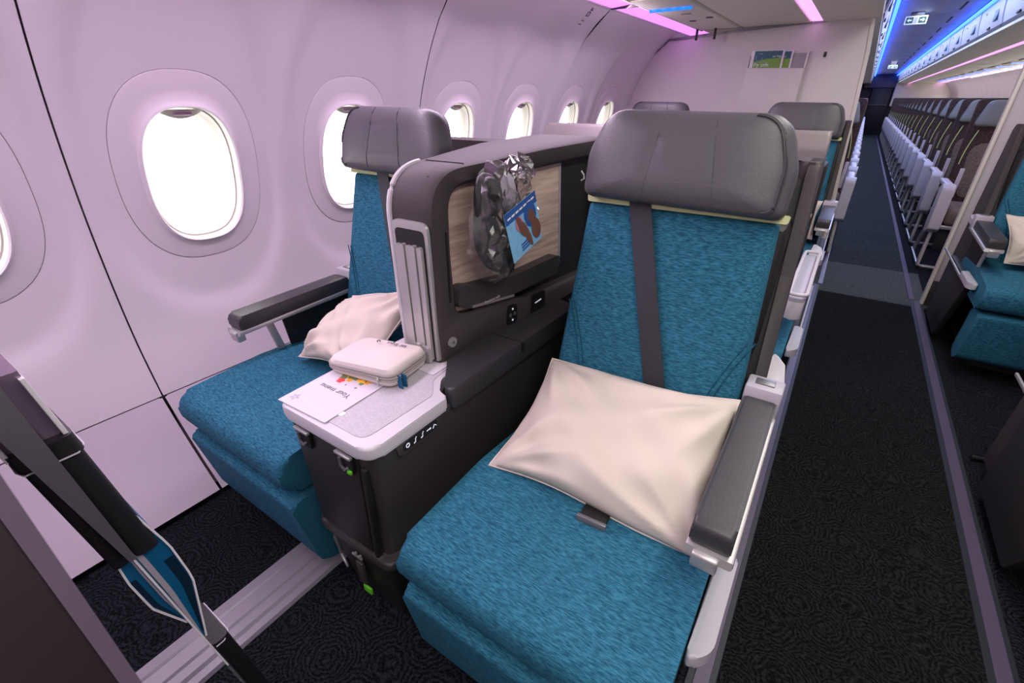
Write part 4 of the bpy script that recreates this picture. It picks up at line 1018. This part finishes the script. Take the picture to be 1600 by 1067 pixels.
ls = empty('literature_sleeve', (0, 0, 0), 'lower black leather sleeve near the floor catching the booklet ends', 'sleeve', 'leather literature sleeves')
bm = bmesh.new(); L = []
for z in (.02, .20, .405):
    L.append([bm.verts.new((x, PY(z) + y, z)) for x, y in rpoly([(-.78, .0), (-.612, .0), (-.612, .026), (-.78, .026)], [.004, .010, .010, .004], 5)])
for u, w in zip(L, L[1:]):
    for i in range(len(u)): bm.faces.new((u[i], u[(i + 1) % len(u)], w[(i + 1) % len(u)], w[i]))
bm.faces.new(L[0][::-1]); bm.faces.new(L[-1]); finish('sleeve_body', bm, 'leather_black', ls)
tube('stitching', [(-.70, PY(.40) + .0275, .40), (-.622, PY(.40) + .0275, .40), (-.6105, PY(.40) + .016, .40), (-.6105, PY(.40) + .004, .40)], .0011, 'paper', ls, 5)

# ------------------------------------------------------------------ economy: triple seat benches
def make_triple(s):
    """aisle end at x = 0, running away from the aisle along +x for s = 1"""
    r = empty('economy_triple_seat')
    def X(v): return s * v
    for k in range(3):
        c = .245 + k * .46
        bo = rpoly([(c - .215, .42), (c + .215, .42), (c + .21, 1.165), (c - .21, 1.165)], [.03, .03, .04, .04], 4)
        bm = bmesh.new()
        n = Vector((0, -math.cos(R(12)), math.sin(R(12)))); v = Vector((0, math.sin(R(12)), math.cos(R(12)))); org = Vector((0, .50, .42))
        add_puff(bm, [(X(x), z - .42) for x, z in bo], org, (1, 0, 0), v, n, .03, .07, 5, rings=(1, .98, .93, .8, .5))
        b = finish('backrest', bm, 'brown_cloth', r)
        bm = bmesh.new(); add_puff(bm, [(X(x), z - .42) for x, z in rpoly([(c - .14, .46), (c + .14, .46), (c + .17, .86), (c - .17, .86)], [.05, .05, .10, .10], 4)], org + n * .012, (1, 0, 0), v, n, .03, .03, 5, rings=(1, .97, .9, .6)); finish('back_inset', bm, 'taupe_cloth', b)
        for q in (-1, 1):
            tube('lime_piping', [org + Vector((X(c + q * (.150 + .04 * math.sin(math.pi / 2 * t))), 0, 0)) + v * (.28 + .24 * (1 - t)) + n * .034 for t in [i / 6 for i in range(7)]], .0035, 'lime', b, 5)
        bm = bmesh.new(); add_puff(bm, [(X(x), z - .42) for x, z in rpoly([(c - .198, .965), (c + .195, .965), (c + .18, 1.145), (c - .15, 1.145)], [.03, .03, .04, .05], 4)], org + n * .03, (1, 0, 0), v, n, .035, .06, 4, rings=(1, .98, .93, .8, .5)); h = finish('headrest', bm, 'leather_pale', r)
        tube('headrest_seam', [org + n * .066 + Vector((X(c + .10), 0, 0)) + v * (.56 + .15 * t) for t in (0, .25, .5, .75, 1)], .003, 'plastic_grey', h, 5)
        box('seat_cushion', X(c - .215), X(c + .215), .0, .50, .33, .44, 'taupe_cloth', r, .035, 4)
        if k < 2: box('armrest', X(c + .219), X(c + .241), .08, .46, .58, .61, 'charcoal', r, .008)
    # white end bay at the aisle: slanted shroud with rolled top
    prism('aisle_shroud', rpoly([(.10, .26), (-.005, .30), (.02, .58), (.06, .605), (.15, .60), (.17, .30)], [.02, .02, .03, .02, .02, .02], 4), 'x', X(-.045), X(.025), 'plastic_white', r, .010, 3)
    box('armrest', X(-.030), X(.020), .06, .44, .575, .607, 'plastic_white', r, .010)
    box('belt_end', X(.035), X(.060), .22, .235, .50, .70, 'plastic_white', r, .004)
    tube('leg_frame', [(X(.0), .10, .28), (X(-.01), .04, .10), (X(-.012), .02, .03), (X(.02), .02, .022), (X(.40), .02, .022)], .013, 'silver', r, 8)
    tube('rear_leg', [(X(.02), .46, .34), (X(.0), .55, .03)], .014, 'silver', r, 8)
    tube('floor_rail', [(X(-.01), .02, .025), (X(-.01), .58, .025)], .010, 'silver_dark', r, 8)
    box('front_tube', X(.02), X(1.36), .03, .06, .30, .33, 'silver', r, .008)
    box('life_vest_pocket', X(.04), X(1.36), .10, .14, .14, .29, 'charcoal', r, .008)
    return r
EP = .775
for s, x0, side in ((1, .650, 'right'), (-1, .045, 'left')):
    t0 = make_triple(s)
    for k in range(21):
        t = t0 if k == 0 else copy_tree(t0)
        t.location = (x0, 4.52 + EP * k, 0)
        tag(t, 'brown economy triple seat with white aisle end on the %s, %s row past the divider' % (side, ORD[k]), 'seat', 'economy triple seats on the %s' % side)
bg = box('dark_bag', .80, .96, 4.66, 4.80, .442, .53, 'belt_black', None, .03, 3); tag(bg, 'small black bundle lying on the first economy seat cushion right', 'bag')

# loose cable on the floor across the aisle
tube('floor_cable', [(.64, 1.98, .012), (.72, 2.0, .010), (.80, 2.03, .010), (.86, 2.06, .016), (.92, 2.05, .03), (.98, 2.08, .03)], .008, 'leather_black')
tag(C.objects['floor_cable'], 'black cable lying on the carpet right of the aisle strip', 'cable')
